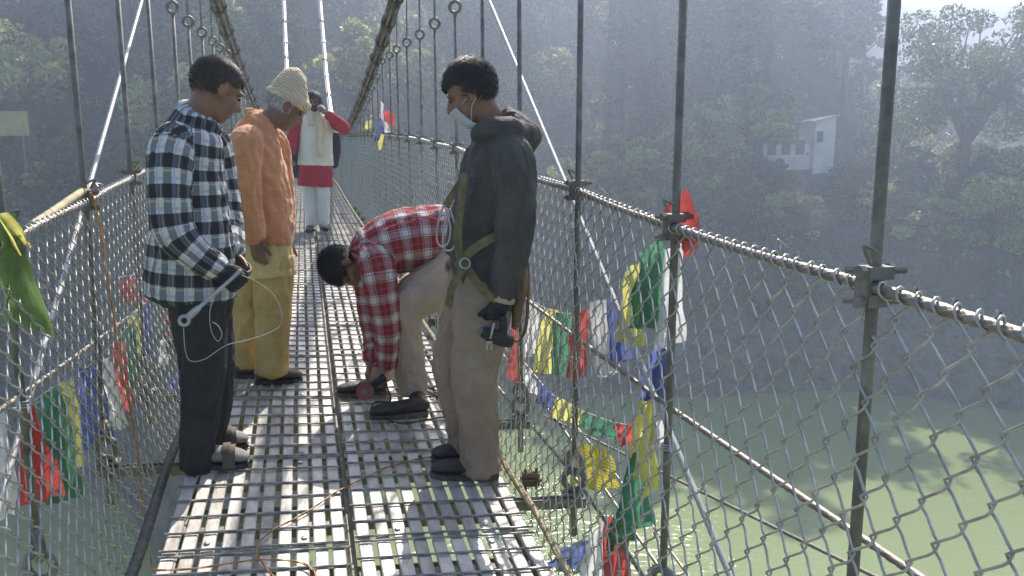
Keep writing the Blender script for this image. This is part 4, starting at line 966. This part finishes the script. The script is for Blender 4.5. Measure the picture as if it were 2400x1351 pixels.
def man_bent():
    Y0 = 4.2; P = lambda x, y, dy=0: at(x, y, Y0 + dy); sd_ = Vector((0, -1, 0))
    root = empty('person', deck(950, 975)); tag(root, 'man in red plaid shirt bent double over the deck, working with his hands', 'person')
    torso = Chain([P(832, 588), P(848, 586), P(885, 578), P(945, 565), P(1010, 558), P(1062, 558), P(1085, 562)], [.065, .10, .175, .190, .180, .172, .165], [.065, .085, .135, .165, .168, .160, .150], sd_, 10)
    armN = Chain([P(872, 590, -.10), P(884, 622, -.16), P(895, 690, -.18), P(906, 760, -.17), P(908, 810, -.14), P(906, 856, -.10)], [.07, .088, .078, .070, .060, .052], None, sd_, 5)
    armF = Chain([P(862, 600, .10), P(866, 640, .15), P(872, 730, .16), P(880, 800, .14), P(874, 846, .06)], [.06, .08, .072, .062, .052], None, sd_, 5)
    pel = Chain([P(1050, 575), P(1085, 585), P(1100, 620)], [.165, .17, .15], [.135, .14, .12], sd_)
    legN = Chain([P(1085, 595, -.07), P(1055, 640, -.10), P(1000, 680, -.12), P(952, 722, -.12), P(948, 770, -.10), P(958, 840, -.08), P(968, 915, -.06)], [.13, .14, .122, .098, .086, .078, .078], None, sd_)
    legF = Chain([P(1080, 600, .09), P(1030, 650, .13), P(960, 700, .17), P(905, 745, .19), P(895, 810, .2), P(893, 885, .2)], [.13, .13, .112, .088, .078, .070], None, sd_)
    B = basis((.30, -.30, -.9), (-.93, -.12, -.28)); hc = P(806, 624)
    h1 = hand_pieces(P(903, 856, -.10), (-.62, -.15, -.72), (-.6, -.5, .55), 1.0, .75, 1); h2 = hand_pieces(P(872, 846, .06), (-.35, -.2, -.9), (-.8, .3, .3), 1.0, .7, -1)
    b, G = body('body', root, hc, B, 1.0, P(846, 590), [torso, armN, armF, legN, legF], [h1, h2], M['skin'])
    hair(G, B, 1.0, root, M['hair'], lambda v: (v.z > .045 if v.y > .05 else (v.z > .01 if v.y > -.01 else v.z > -.05)), 3200, (.015, .04), (0, .8, -.1), seed=5, lift=.5)
    col = Chain([P(842, 548, -.04), P(852, 575, -.10), P(858, 612, -.09), P(856, 630, .0), P(852, 600, .10), P(842, 555, .06), P(842, 548, -.04)], .012, [.026] * 7, (1, 0, 0), 3, 4)
    fuse('shirt', [torso.geo(), armN.geo(), armF.geo(), col.geo(10)], M['plaid'], root, .0085, 4, (.011, 2.2, 10), [torso, armN, armF], True)
    fuse('trousers', [pel.geo(), legN.geo(), legF.geo()], M['beige'], root, .0095, 4, (.011, 1.8, 9), [legN, legF])
    shoe('shoe', deck(1003, 972), deck(866, 982), root, M['shoe'], M['shoe_br'], .088, .047, P(972, 915, -.06)); shoe('shoe', deck(905, 925), deck(787, 928), root, M['shoe'], M['shoe_br'], .085, .046, P(893, 888, .2))
    return root
man_bent()
def man_mask():
    Y0 = 3.28; P = lambda x, y, dy=0: at(x, y, Y0 + dy); f = Vector((-.96, .25, 0)).normalized(); sd_ = Vector((-.25, -.96, 0)).normalized()
    root = empty('person', deck(1095, 1118)); tag(root, 'man in charcoal hooded jacket, khaki trousers, safety harness and white face mask', 'person')
    torso = Chain([P(1148, 285), P(1155, 305), P(1165, 340), P(1167, 430), P(1148, 540), P(1136, 620), P(1136, 652)], [.075, .115, .175, .195, .190, .182, .178], [.072, .085, .110, .132, .150, .142, .138], sd_)
    armN = Chain([P(1178, 335, -.11), P(1200, 375, -.17), P(1208, 460, -.215), P(1206, 545, -.225), P(1192, 620, -.22), P(1178, 692, -.205)], [.065, .085, .078, .074, .066, .056], None, sd_)
    armF = Chain([P(1150, 340, .11), P(1132, 380, .17), P(1112, 460, .2), P(1092, 530, .17), P(1075, 590, .08)], [.06, .085, .078, .07, .056], None, sd_)
    pel = Chain([P(1132, 630), P(1130, 680), P(1128, 740)], [.168, .172, .14], [.135, .142, .12], sd_)
    legN = Chain([P(1135, 660, -.05), P(1132, 710, -.07), P(1122, 800, -.075), P(1112, 870, -.07), P(1120, 980, -.06), P(1124, 1070, -.05), P(1126, 1102, -.045)], [.118, .118, .104, .092, .080, .077, .080], None, sd_)
    legF = Chain([P(1115, 660, .06), P(1105, 710, .08), P(1074, 800, .11), P(1062, 860, .12), P(1080, 970, .14), P(1088, 1050, .15)], [.11, .11, .095, .082, .070, .064], None, sd_)
    B = basis((-.84, .26, -.46), (-.38, .1, .9)); hc = P(1104, 220)
    hd = hand_pieces(P(1176, 700, -.205), (-.28, .0, -.95), (.45, -.85, 0), 1.0, 1.5, 1, .0, .22)
    b, G = body('body', root, hc, B, 1.03, P(1150, 292), [torso, armN, armF, legN, legF], [hand_pieces(P(1073, 596, .07), (-.5, -.3, -.6), (-.5, .5, .2), .95, .9, -1)], M['skin'])
    def hl(v):
        if v.y > .05: return v.z > .060 + .012 * math.sin(v.x * 160)
        if v.y > .0: return v.z > .036 + .5 * max(0, v.y - .0)
        return v.z > -.04 + .5 * max(0, v.y + .05)
    hair(G, B, 1.03, root, M['hair'], hl, 3600, (.02, .042), (.1, .8, .25), r=(.081, .100, .101), seed=7, lift=.8)
    hood = Chain([P(1118, 318, -.07), P(1150, 300, -.13), P(1200, 305, -.13), P(1232, 318, -.02), P(1215, 300, .11), P(1165, 285, .13), P(1128, 300, .08)], [.03, .038, .045, .058, .045, .036, .03], [.03, .040, .050, .065, .050, .038, .03], (0, 0, 1), sub=5)
    hood2 = Chain([P(1190, 268, -.05), P(1222, 290, -.03), P(1240, 325, 0), P(1232, 352, .02)], [.07, .09, .09, .05], [.022, .032, .036, .03], sd_, sub=4)
    fuse('jacket', [torso.geo(), armN.geo(), armF.geo(), hood.geo(12), hood2.geo(12)], M['jacket'], root, .0085, 4, (.012, 2.1, 9), [torso, armN, armF])
    fuse('trousers', [pel.geo(), legN.geo(), legF.geo()], M['khaki'], root, .0095, 4, (.016, 1.8, 9), [legN, legF])
    cu = Chain([P(1181, 684, -.206), P(1175, 706, -.205)], [.056, .052], None, sd_); fuse('cuff', [cu.geo()], M['beige'], root, .006, 1)
    fuse('glove', hd + [Chain([P(1177, 700, -.205), P(1172, 722, -.205)], [.046, .046], None, sd_).geo()], M['glove'], root, .005, 2)
    for hh, tt, an in (((1168, 1122), (1008, 1116), P(1128, 1090, -.05)), ((1122, 1082), (1010, 1082), P(1095, 1050, .15))): shoe('boot', deck(*hh), deck(*tt), root, M['shoe'], M['shoe_br'], .090, .049, an)
    # face mask and ear loops
    mb = MB(); nu, nv = 12, 9
    for j in range(nv):
        for i in range(nu):
            a = (i / (nu - 1) - .5) * 2.0; h_ = j / (nv - 1); r = .061 + .004 * math.sin(h_ * 9); z = -.034 - .080 * h_
            fy = [.112, .108, .100, .086][min(3, int(h_ * 3.99))] * (1 - .18 * h_); mb.V.append(tuple(G((r * math.sin(a) * 1.02, fy * math.cos(a * .92) * .98 + .006 - .02 * h_ * abs(math.sin(a)), z + .012 * abs(math.sin(a)) * (h_ - .5) * -2))))
    for j in range(nv - 1):
        for i in range(nu - 1): q = j * nu + i; mb.F.append((q, q + 1, q + nu + 1, q + nu))
    mk = mb.build('face_mask', M['mask'], root, True); sm = mk.modifiers.new('thick', 'SOLIDIFY'); sm.thickness = .0025
    for sx_ in (-1, 1):
        for zz in (-.022, -.10): MB().tube(spline([G((sx_ * .058, .045, zz)), G((sx_ * .076, .015, zz * .5)), G((sx_ * .082, -.018, .012 if zz > -.05 else -.028))], 5), .0016, 5).build('ear_loop', M['mask'], mk)
    # harness: straps follow the jacket surface
    hn = empty('harness', P(1100, 600), root); C0 = P(1140, 560); camn = lambda p: (p - Vector((C0.x, C0.y, p.z)))
    def sp(pts, wd=.033): V, F = strap([P(*q) for q in pts], wd, camn, .004); mesh('strap', V, F, M['webbing'], hn)
    sp([(1088, 405, -.175), (1082, 470, -.20), (1074, 540, -.205), (1078, 600, -.20), (1092, 640, -.20)])
    sp([(1206, 330, -.20), (1236, 400, -.19), (1246, 480, -.16), (1240, 560, -.13), (1222, 640, -.13)], .04)
    sp([(1070, 625, -.195), (1110, 585, -.225), (1150, 560, -.235), (1180, 550, -.22)])
    sp([(1092, 622, -.205), (1062, 670, -.20), (1052, 720, -.17)]); sp([(1085, 612, -.21), (1120, 665, -.235), (1160, 700, -.235), (1215, 690, -.19)])
    MB().add(*ring(P(1090, 618, -.225), .02, .004, (0, -1, .2), 14, 6)).build('buckle_ring', M['chrome'], hn, True)
    # snap hooks clipped on the chest loop
    hk = empty('snap_hook', P(1042, 545, -.17), root)
    def loop(pts, r): return MB().tube(spline(pts, 5), r, 7).build('hook_frame', M['chrome'], hk, True)
    for ox, oy in ((0, 0), (14, 10)):
        loop([P(1040 + ox, 480 + oy, -.17), P(1028 + ox, 520 + oy, -.18), P(1024 + ox, 560 + oy, -.18), P(1034 + ox, 578 + oy, -.18), P(1050 + ox, 570 + oy, -.18), P(1056 + ox, 535 + oy, -.18), P(1046 + ox, 495 + oy, -.17), P(1040 + ox, 480 + oy, -.17)], .0042)
    V, F = strap([P(1082, 425, -.16), P(1062, 455, -.17), P(1044, 485, -.17)], .03, (0, -1, 0)); mesh('lanyard_tail', V, F, M['webbing'], hk)
    # tool pouch on the back of the belt
    po = Chain([P(1222, 612, -.10), P(1222, 660, -.11), P(1214, 720, -.11), P(1206, 770, -.11)], [.026, .033, .030, .014], [.02, .025, .023, .013], sd_); fuse('tool_pouch', [po.geo()], M['leather'], root, .006, 3, (.004, 2, 10), [po])
    MB().tube(spline([P(1236, 612, -.08), P(1238, 690, -.08), P(1232, 770, -.1), P(1212, 800, -.12), P(1198, 790, -.13)], 5), .007, 7).build('pouch_strap', M['leather'], root, True)
    return root
man_mask()
def man_far():
    Y0 = 11.5; P = lambda x, y, dy=0: at(x, y, Y0 + dy); sd_ = Vector((1, 0, 0)); k = 1.09
    root = empty('person', deck(742, 540)); tag(root, 'bearded man in crimson tunic, cream waistcoat and white trousers walking up with phone to ear', 'person')
    torso = Chain([P(738, 262), P(738, 272), P(740, 288), P(740, 330), P(740, 372), P(740, 388)], [.07, .14, .21, .215, .228, .236], [.07, .10, .135, .15, .165, .168], sd_)
    kur = Chain([P(740, 360), P(740, 400), P(739, 437)], [.205, .222, .235], [.14, .15, .155], sd_)
    armR = Chain([P(708, 283, 0), P(697, 296, 0), P(688, 325, -.02), P(684, 348, -.06), P(683, 362, -.1)], [.075, .09, .085, .07, .06], None, (0, -1, 0))
    armL = Chain([P(770, 280, 0), P(784, 286, -.02), P(800, 297, -.06), P(806, 300, -.12), P(790, 285, -.2), P(766, 268, -.22)], [.075, .09, .085, .08, .07, .055], None, (0, 0, 1))
    legs = [Chain([P(725, 415, .02), P(726, 450, .02), P(729, 490, 0), P(731, 528, 0)], [.10, .092, .082, .078], None, sd_), Chain([P(757, 415, 0), P(757, 450, -.02), P(758, 490, -.04), P(758, 524, -.02)], [.10, .092, .082, .078], None, sd_)]
    B = basis((-.12, -.97, -.12), (.02, -.1, 1)); hc = P(735, 240)
    h1 = hand_pieces(P(760, 264, -.22), (-.6, .2, .8), (.5, -.8, 0), 1.1, .8, 1); h2 = hand_pieces(P(683, 362, -.1), (0, -.2, -1), (-.9, -.2, 0), 1.1, .5, 1)
    b, G = body('body', root, hc, B, k, P(738, 268), [torso, armR, armL] + legs, [h1, h2], M['skin_b'])
    hair(G, B, k, root, M['hair'], lambda v: (v.z > .062 if v.y > .04 else (v.z > .0 if v.y > -.01 else v.z > -.09)), 1500, (.02, .05), (0, -.1, -.2), r=(.087, .108, .102), seed=13)
    hair(G, B, k, root, M['hair'], lambda v: v.y > .02 and v.z < -.035, 1300, (.02, .05), (0, .1, -.8), r=(.062, .07, .085), seed=14, name='beard', cap=(0, .03, -.035))
    fuse('tunic', [kur.geo(18, False), armR.geo(), armL.geo(), scaled(torso, .95).geo()], M['crimson'], root, .011, 3, (.009, 2, 6), [kur, armR, armL])
    vb = scaled(torso, 1.03); fuse('waistcoat', [vb.geo(18, False)], M['cream'], root, .011, 3, (.004, 2, 6), [torso])
    for yy in (300, 320, 340, 360):
        V, F = ellipsoid(P(741, yy, -.178), (.008, .004, .008), None, 8, 5); mesh('button', V, F, M['white'], root)
    fuse('trousers', [l.geo() for l in legs], M['white'], root, .011, 3, (.010, 2, 6), legs)
    for pts in ([(733, 262, -.12), (728, 275, -.17), (732, 295, -.18)], [(746, 262, -.12), (752, 285, -.18), (751, 325, -.20), (752, 368, -.205)]):
        V, F = strap([P(*q) for q in pts], .085, (.25, -1, .1), .006); mesh('scarf', V, F, M['saffron'], root, True)
    shoe('shoe', deck(733, 532), deck(724, 547), root, M['shoe_br'], M['shoe'], .09, .055); shoe('shoe', deck(757, 530), deck(764, 543), root, M['shoe_br'], M['shoe'], .09, .055)
    o = fuse('shoulder_bag', [Chain([P(693, 320, .13), P(695, 370, .16), P(697, 415, .14)], [.08, .10, .07], [.06, .08, .06], sd_).geo(), Chain([P(784, 312, .14), P(786, 350, .17), P(784, 392, .14)], [.07, .08, .05], [.06, .07, .05], sd_).geo(), Chain([P(705, 330, .2), P(775, 330, .2)], [.1, .1], [.14, .14], (0, 1, 0)).geo()], M['black'], None, .012, 4)
    tag(o, 'black backpack behind the far walking man', 'backpack')
    ph = MB().box(P(752, 252, -.10), (.018, .08, .15), Matrix.Rotation(.3, 3, 'Y')).build('phone', M['rubber']); tag(ph, 'dark phone held to the walking man\'s ear', 'phone')
    cm = fuse('pocket_camera', [ellipsoid(P(682, 369, -.14), (.05, .04, .035)), Chain([P(682, 369, -.16), P(682, 370, -.23)], [.028, .024], None, (1, 0, 0)).geo()], M['rubber'], None, .006, 2); tag(cm, 'small black camera in the walking man\'s lowered hand', 'camera')
man_far()
# ================================================================== SMALL THINGS
def flagmesh(name, quad, X, colr, parent=None, fold=.02, nf=2.2, seed=1, depth=0.0, print_=False):
    """cloth hung from its top edge: quad = photo corners TL, TR, BR, BL on the plane X, folded out of that plane"""
    c = [atX(*q, X) for q in quad]; g = random.Random(seed); ph = g.uniform(0, 6); nx, ny = 14, 18; V = []; F = []
    for j in range(ny + 1):
        v = j / ny
        for i in range(nx + 1):
            u = i / nx; p = c[0].lerp(c[1], u).lerp(c[3].lerp(c[2], u), v); a = 1.35 * fold * (.3 + .7 * v)
            o = a * math.sin(u * nf * 6.283 + ph + v * 1.5) + fold * .8 * noise.noise(Vector((u * 2.5, v * 3, seed)))
            yj = .25 * fold * math.cos(u * nf * 6.283 + ph + v * 2); e = .008 * noise.noise(Vector((u * 7, seed, 2))) * v ** 3
            V.append(p + Vector((o + depth, yj, e * 2 + .4 * fold * noise.noise(Vector((u * 3, v * 2, seed + 4))) * v)))
    for j in range(ny):
        for i in range(nx): q = j * (nx + 1) + i; F.append((q, q + 1, q + nx + 2, q + nx + 1))
    return mesh(name, V, F, M[colr if colr.startswith('flag_') else 'flag_' + colr], parent, True)
m, t, b, out = nodes_of('printed_yellow_flag'); M['flag_print'] = m
tc = N(t, 'ShaderNodeTexCoord'); mp = N(t, 'ShaderNodeSeparateXYZ'); t.links.new(tc.outputs['Object'], mp.inputs[0])
rows = math_node(t, 'LESS_THAN', math_node(t, 'FRACT', math_node(t, 'MULTIPLY', mp.outputs[2], 62.0)), .42)
nz = N(t, 'ShaderNodeTexNoise', i_Scale=160.0, i_Detail=1.0); t.links.new(tc.outputs['Object'], nz.inputs[0]); ink = math_node(t, 'MULTIPLY', rows, math_node(t, 'GREATER_THAN', nz.outputs[0], .47))
colr = mixc(t, math_node(t, 'MULTIPLY', ink, .75), (.62, .52, .07), (.06, .05, .03)); t.links.new(colr, b.inputs['Base Color']); b.inputs['Roughness'].default_value = .9
tr = N(t, 'ShaderNodeBsdfTranslucent'); t.links.new(colr, tr.inputs[0]); mx = N(t, 'ShaderNodeMixShader', i_0=.4); t.links.new(b.outputs[0], mx.inputs[1]); t.links.new(tr.outputs[0], mx.inputs[2]); t.links.new(mx.outputs[0], out.inputs[0])
def bunting(name, label, X, cord, flags, seed=1):
    P = spline([atX(*q, X) for q in cord], 6); o = empty(name, P[0]); tag(o, label, 'prayer flags')
    MB().tube(P, .0025, 5).build('cord', M['cord_white'], o)
    for k, (col_, quad, fold) in enumerate(flags):
        f = flagmesh('flag', quad, X, col_, o, fold, 1.6 + (k % 3) * .5, seed + k); f['label'] = ('printed yellow' if col_ == 'flag_print' else col_) + ' cloth flag'
    return o
bunting('prayer_flag_string', 'upper string of coloured prayer flags behind the right fence', 1.13, [(1195, 690), (1235, 700), (1290, 728), (1345, 735), (1400, 712), (1450, 705), (1500, 640), (1545, 560), (1575, 545)], [
    ('red', [(1196, 692), (1228, 702), (1226, 850), (1200, 850)], .02), ('white', [(1232, 702), (1262, 712), (1258, 826), (1226, 842)], .02), ('yellow', [(1276, 722), (1308, 728), (1288, 878), (1258, 872)], .02), ('green', [(1306, 734), (1342, 734), (1330, 882), (1292, 880)], .02),
    ('red', [(1342, 730), (1384, 720), (1364, 886), (1338, 884)], .02), ('white', [(1382, 712), (1424, 700), (1446, 868), (1416, 884)], .03), ('blue', [(1424, 705), (1462, 690), (1466, 842), (1444, 856)], .02),
    ('yellow', [(1468, 640), (1502, 612), (1506, 815), (1462, 800)], .025), ('green', [(1502, 600), (1550, 548), (1542, 765), (1494, 772)], .03)], 3)
bunting('prayer_flag_string', 'lower string of small prayer flags sagging towards the second hanger', 1.16, [(1180, 810), (1250, 890), (1310, 935), (1370, 965), (1445, 992), (1500, 995), (1550, 985)], [
    ('red', [(1186, 815), (1222, 845), (1222, 905), (1190, 885)], .02), ('white', [(1222, 850), (1256, 888), (1250, 925), (1208, 905)], .02), ('blue', [(1262, 892), (1300, 925), (1296, 965), (1256, 940)], .02), ('yellow', [(1306, 930), (1338, 948), (1328, 990), (1300, 982)], .02),
    ('yellow', [(1338, 950), (1372, 968), (1366, 1004), (1332, 988)], .015), ('green', [(1372, 966), (1440, 990), (1444, 1040), (1376, 1010)], .03), ('red', [(1442, 992), (1496, 994), (1478, 1048), (1456, 1040)], .02), ('white', [(1528, 990), (1552, 984), (1550, 1046), (1528, 1048)], .02)], 21)
bunting('prayer_flag_string', 'cluster of long flags trailing down beside the second right hanger', 1.15, [(1575, 545), (1590, 600), (1560, 800), (1540, 900), (1510, 935), (1480, 1060), (1440, 1200), (1330, 1290)], [
    ('white', [(1556, 590), (1604, 570), (1590, 800), (1544, 830)], .02), ('blue', [(1530, 826), (1560, 815), (1560, 945), (1514, 935)], .03), ('yellow', [(1506, 930), (1532, 922), (1530, 1185), (1478, 1040)], .03), ('flag_print', [(1348, 1036), (1436, 1056), (1432, 1150), (1346, 1140)], .03),
    ('green', [(1470, 1070), (1500, 1060), (1516, 1225), (1436, 1290)], .04), ('red', [(1424, 1210), (1470, 1240), (1476, 1400), (1408, 1400)], .03), ('white', [(1380, 1248), (1420, 1220), (1414, 1400), (1364, 1400)], .03), ('blue', [(1310, 1290), (1385, 1262), (1368, 1345), (1300, 1330)], .04)], 41)
bunting('prayer_flag_string', 'string of prayer flags strung along outside the left fence', -1.14, [(-20, 960), (60, 950), (130, 905), (200, 865), (270, 800), (320, 740), (350, 700), (420, 640)], [
    ('white', [(-30, 960), (18, 955), (14, 1210), (-30, 1220)], .03), ('red', [(48, 958), (80, 948), (108, 1165), (52, 1188)], .04), ('green', [(92, 930), (140, 912), (152, 1168), (108, 1185)], .04), ('yellow', [(140, 900), (176, 888), (176, 1095), (156, 1112)], .03), ('blue', [(184, 870), (226, 852), (252, 1030), (216, 1056)], .04),
    ('white', [(226, 852), (256, 836), (290, 990), (268, 1010)], .03), ('red', [(256, 816), (290, 790), (306, 940), (288, 965)], .03), ('green', [(290, 775), (312, 755), (322, 890), (306, 915)], .03), ('yellow', [(304, 745), (326, 732), (332, 880), (316, 905)], .02), ('blue', [(324, 712), (348, 690), (350, 830), (330, 850)], .03),
    ('red', [(384, 742), (412, 725), (410, 785), (392, 795)], .02), ('blue', [(392, 862), (432, 850), (428, 930), (400, 945)], .03), ('white', [(372, 800), (398, 790), (392, 850), (376, 860)], .02)], 61)
bunting('prayer_flag_string', 'short red and blue flags tied inside the left mesh behind the checked shirt', -1.10, [(280, 650), (330, 640), (360, 610)], [('red', [(284, 655), (332, 645), (328, 710), (300, 705)], .03), ('red', [(336, 640), (352, 625), (352, 690), (340, 695)], .02)], 81)
def single_flag(name, label, build):
    o = build(); tag(o, label, 'flag'); return o
o = flagmesh('red_flag', [(1556, 492), (1606, 440), (1650, 552), (1574, 548)], 1.04, 'red', None, .02, .8, 5); tag(o, 'bright red flag tied round the second right hanger above the rail', 'flag')
o2 = flagmesh('flag_tail', [(1600, 540), (1645, 552), (1640, 585), (1606, 605)], 1.035, 'red', o, .015, 1, 6)
o = flagmesh('green_scarf', [(-25, 515), (20, 500), (122, 800), (20, 745)], -.965, 'lime', None, .02, .9, 7); tag(o, 'large green scarf tied over the near left rail', 'scarf')
o2 = flagmesh('yellow_edge', [(-10, 505), (14, 498), (62, 575), (48, 600)], -.955, 'yellow', o, .012, .9, 8)
fo = empty('flag_bunch', at(890, 330, 11.3)); tag(fo, 'small bunch of blue, red and yellow flags on the far right rail', 'flag')
for col_, quad, k in (('white', [(893, 236), (900, 246), (898, 300), (892, 300)], 1), ('red', [(895, 258), (926, 268), (926, 296), (910, 296)], 2), ('blue', [(890, 275), (902, 290), (888, 330), (876, 332)], 3), ('white', [(900, 285), (914, 290), (916, 310), (902, 312)], 4), ('yellow', [(884, 315), (900, 315), (896, 350), (888, 352)], 5)):
    c = [at(*q, 11.2) for q in quad]; V = []; F = []
    for j in range(7):
        for i in range(5): u, v = i / 4, j / 6; V.append(c[0].lerp(c[1], u).lerp(c[3].lerp(c[2], u), v) + Vector((0, .03 * math.sin(u * 6 + v * 4 + k), 0)))
    for j in range(6):
        for i in range(4): q = j * 5 + i; F.append((q, q + 1, q + 6, q + 5))
    mesh('flag', V, F, M['flag_' + col_], fo, True)
o = flagmesh('yellow_flag', [(858, 285), (872, 282), (870, 306), (856, 304)], 1.03, 'yellow', None, .03, 1, 9); tag(o, 'tiny yellow flag on the far rail beyond the blue flag', 'flag')
# ---- spanner with its cord
def spanner():
    A = at(522, 672, 3.21); B_ = at(432, 752, 3.19); d = (B_ - A).normalized(); o = empty('spanner', A); tag(o, 'long ring spanner of bright steel held in the black glove', 'spanner')
    nrm = Vector((0, -1, 0)); nrm = (nrm - d * nrm.dot(d)).normalized()
    Chain_ = Chain([A - d * .09, A + d * .03, A + d * .14, B_ - d * .045], [.0085, .008, .008, .010], [.005, .005, .0045, .005], d.cross(nrm), sub=4)
    V, F = Chain_.geo(10); mesh('shaft', V, F, M['chrome'], o, True)
    MB().add(*ring(B_, .017, .007, nrm, 24, 8)).build('ring_end', M['chrome'], o, True)
    ds = Chain([B_ - d * .075, B_ - d * .05, B_ - d * .02], [.010, .014, .014], [.006, .007, .007], d.cross(nrm)); V, F = ds.geo(10); mesh('neck', V, F, M['chrome'], o, True)
    c = MB().tube(spline([at(430, 768, 3.18), at(434, 820, 3.18), at(446, 846, 3.17), at(480, 842, 3.17), at(530, 810, 3.17), at(590, 795, 3.2), at(650, 770, 3.22), at(660, 735, 3.22), at(640, 690, 3.22), at(600, 660, 3.21), at(566, 645, 3.2)], 6), .0017, 6).build('looped_cord', M['cord_white'], None, True); tag(c, 'thin pale cord looping from the spanner to the glove', 'cord')
    c = MB().tube(spline([at(505, 690, 3.19), at(492, 730, 3.18), at(495, 775, 3.18), at(510, 800, 3.17), at(520, 785, 3.17), at(512, 765, 3.18), at(498, 755, 3.18)], 6), .0016, 6).build('cord_loop', M['cord_white'], None, True); tag(c, 'small hanging loop of pale cord against the black trousers', 'cord')
spanner()
# ---- masked man's cordless tool and small spanner
def power_tool():
    o = empty('power_tool', at(1165, 790, 3.06)); tag(o, 'dark cordless tool gripped in the masked man\'s black glove', 'power tool')
    Pq = lambda x, y, dy=0: at(x, y, 3.06 + dy)
    fuse('housing', [Chain([Pq(1132, 778), Pq(1150, 786), Pq(1180, 798), Pq(1200, 804)], [.024, .030, .030, .022], [.024, .028, .028, .02], (0, -1, 0)).geo(), Chain([Pq(1176, 796), Pq(1180, 770), Pq(1178, 740)], [.019, .017, .016], None, (0, -1, 0)).geo()], M['rubber'], o, .005, 2)
    MB().tube([Pq(1134, 779), Pq(1122, 774)], .014, 10).build('chuck', M['steel'], o, True)
    s = empty('small_spanner', Pq(1150, 790, -.05)); tag(s, 'small bright open spanner below the masked man\'s glove', 'spanner')
    MB().tube([Pq(1158, 758, -.045), Pq(1149, 795, -.05)], .005, 6).build('shaft', M['chrome'], s, True)
    h = MB(); c = Pq(1146, 812, -.05); h.box(c + Vector((-.009, 0, -.002)), (.008, .006, .026)); h.box(c + Vector((.009, 0, -.002)), (.008, .006, .026)); h.box(c + Vector((0, 0, .014)), (.026, .006, .012)); h.build('jaw', M['chrome'], s)
power_tool()
# ---- bent man's red cable reel / disc tool
def red_tool():
    c = at(856, 918, 4.02); o = empty('disc_tool', c); tag(o, 'red round disc tool in the bent man\'s hands', 'power tool')
    n = Vector((-.25, -1, .25)).normalized()
    MB().tube([c + n * .018, c - n * .018], .042, 28).build('disc_guard', M['red_plastic'], o); MB().tube([c + n * .021, c + n * .017], .014, 18).build('hub', M['steel'], o)
    MB().tube(spline([c - n * .018, c - n * .05 + Vector((.02, 0, .02)), c + Vector((.10, .03, .06))], 4), .022, 10).build('handle', M['rubber'], o, True)
    P = [deck(*q) + Vector((0, 0, .018)) for q in ((870, 978), (905, 990), (945, 1002), (1000, 992), (1050, 985), (1090, 985))]
    w_ = MB().tube(spline([at(905, 900, 4.05), at(915, 940, 3.98), deck(880, 965) + Vector((0, 0, .05))] + P, 6), .0045, 6).build('power_cable', M['rubber'], None, True); tag(w_, 'black power cable lying by the bent man\'s shoe', 'cable')
    P = [deck(*q) + Vector((0, 0, .02)) for q in ((998, 918), (1030, 925), (1045, 935), (1035, 942), (1010, 930), (1000, 922), (1030, 915), (1055, 925))]
    w_ = MB().tube(spline(P, 5), .004, 5).build('cable_coil', M['rubber'], None, True); tag(w_, 'small coil of black cable behind the bent man\'s heel', 'cable')
red_tool()
# ---- twisted two-colour wire across the deck
def twisted(name, label, px, ma, mb_, lift=.014, conv=deck, r=.0021):
    P = resample(spline([conv(*q) + Vector((0, 0, lift)) for q in px], 8), .012); fr = frames(P); o = empty(name, P[0]); tag(o, label, 'wire')
    for k, mm in ((0, ma), (math.pi, mb_)): MB().tube([p + a * (.0021 * math.cos(i * .55 + k)) + b_ * (.0021 * math.sin(i * .55 + k)) for i, (p, t_, a, b_) in enumerate(fr)], r, 5).build('strand', M[mm], o, True)
twisted('twisted_wire', 'twisted red and yellow wire running diagonally across the near deck', [(1010, 1078), (960, 1088), (900, 1106), (840, 1135), (790, 1160), (740, 1195), (690, 1225), (640, 1252), (608, 1282), (606, 1312), (625, 1340), (645, 1365)], 'wire_red', 'wire_yel')
twisted('twisted_wire', 'twisted orange wire curving along the bottom edge of the deck', [(355, 1347), (450, 1343), (540, 1330), (600, 1322), (670, 1323), (715, 1332), (738, 1350), (742, 1370)], 'wire_org', 'wire_yel')
lf = lambda x, y: atX(x, y, -.955 + .20 * max(0, (y - 470) / 880) ** 1.2)
twisted('hanging_wire', 'orange wire hanging down the left mesh from rail to deck', [(212, 452), (222, 480), (240, 560), (252, 650), (266, 740), (282, 860), (300, 930), (322, 1060), (335, 1180), (350, 1290), (356, 1330)], 'wire_org', 'wire_yel', 0, lf, .003)
# ---- jute-wrapped stick on the left rail
st = empty('wrapped_stick', atX(75, 535, -1.0)); tag(st, 'short cord-wrapped stick lashed on the left rail', 'stick')
P = resample([atX(75, 530, -1.0), atX(120, 500, -1.0), atX(203, 442, -1.0)], .01); MB().tube(P, .017, 10, True, 2, 90, .25).build('stick', M['jute'], st, True)
MB().tube(spline([atX(203, 442, -1.0), atX(208, 458, -.99), atX(200, 470, -1.0)], 4), .014, 7).build('lashing', M['rust'], st, True)
# ---- weeds caught on the left rail
wd = empty('dry_weed', atX(318, 405, -1.0)); tag(wd, 'sprig of weed caught on the left rail clamp', 'weed')
mb = MB(); g = random.Random(6)
for k in range(26):
    p = atX(318, 402, -1.0) + Vector((g.uniform(-.02, .02), g.uniform(-.03, .03), 0)); d = Vector((g.uniform(-.5, .5), g.uniform(-.5, .5), 1)).normalized(); L = g.uniform(.03, .09); s_ = d.orthogonal().normalized() * .005
    q = len(mb.V); mb.V += [tuple(v) for v in (p, p + d * L * .6 + s_, p + d * L, p + d * L * .6 - s_)]; mb.F.append((q, q + 1, q + 2, q + 3))
mb.build('leaves', M['flag_lime'], wd)
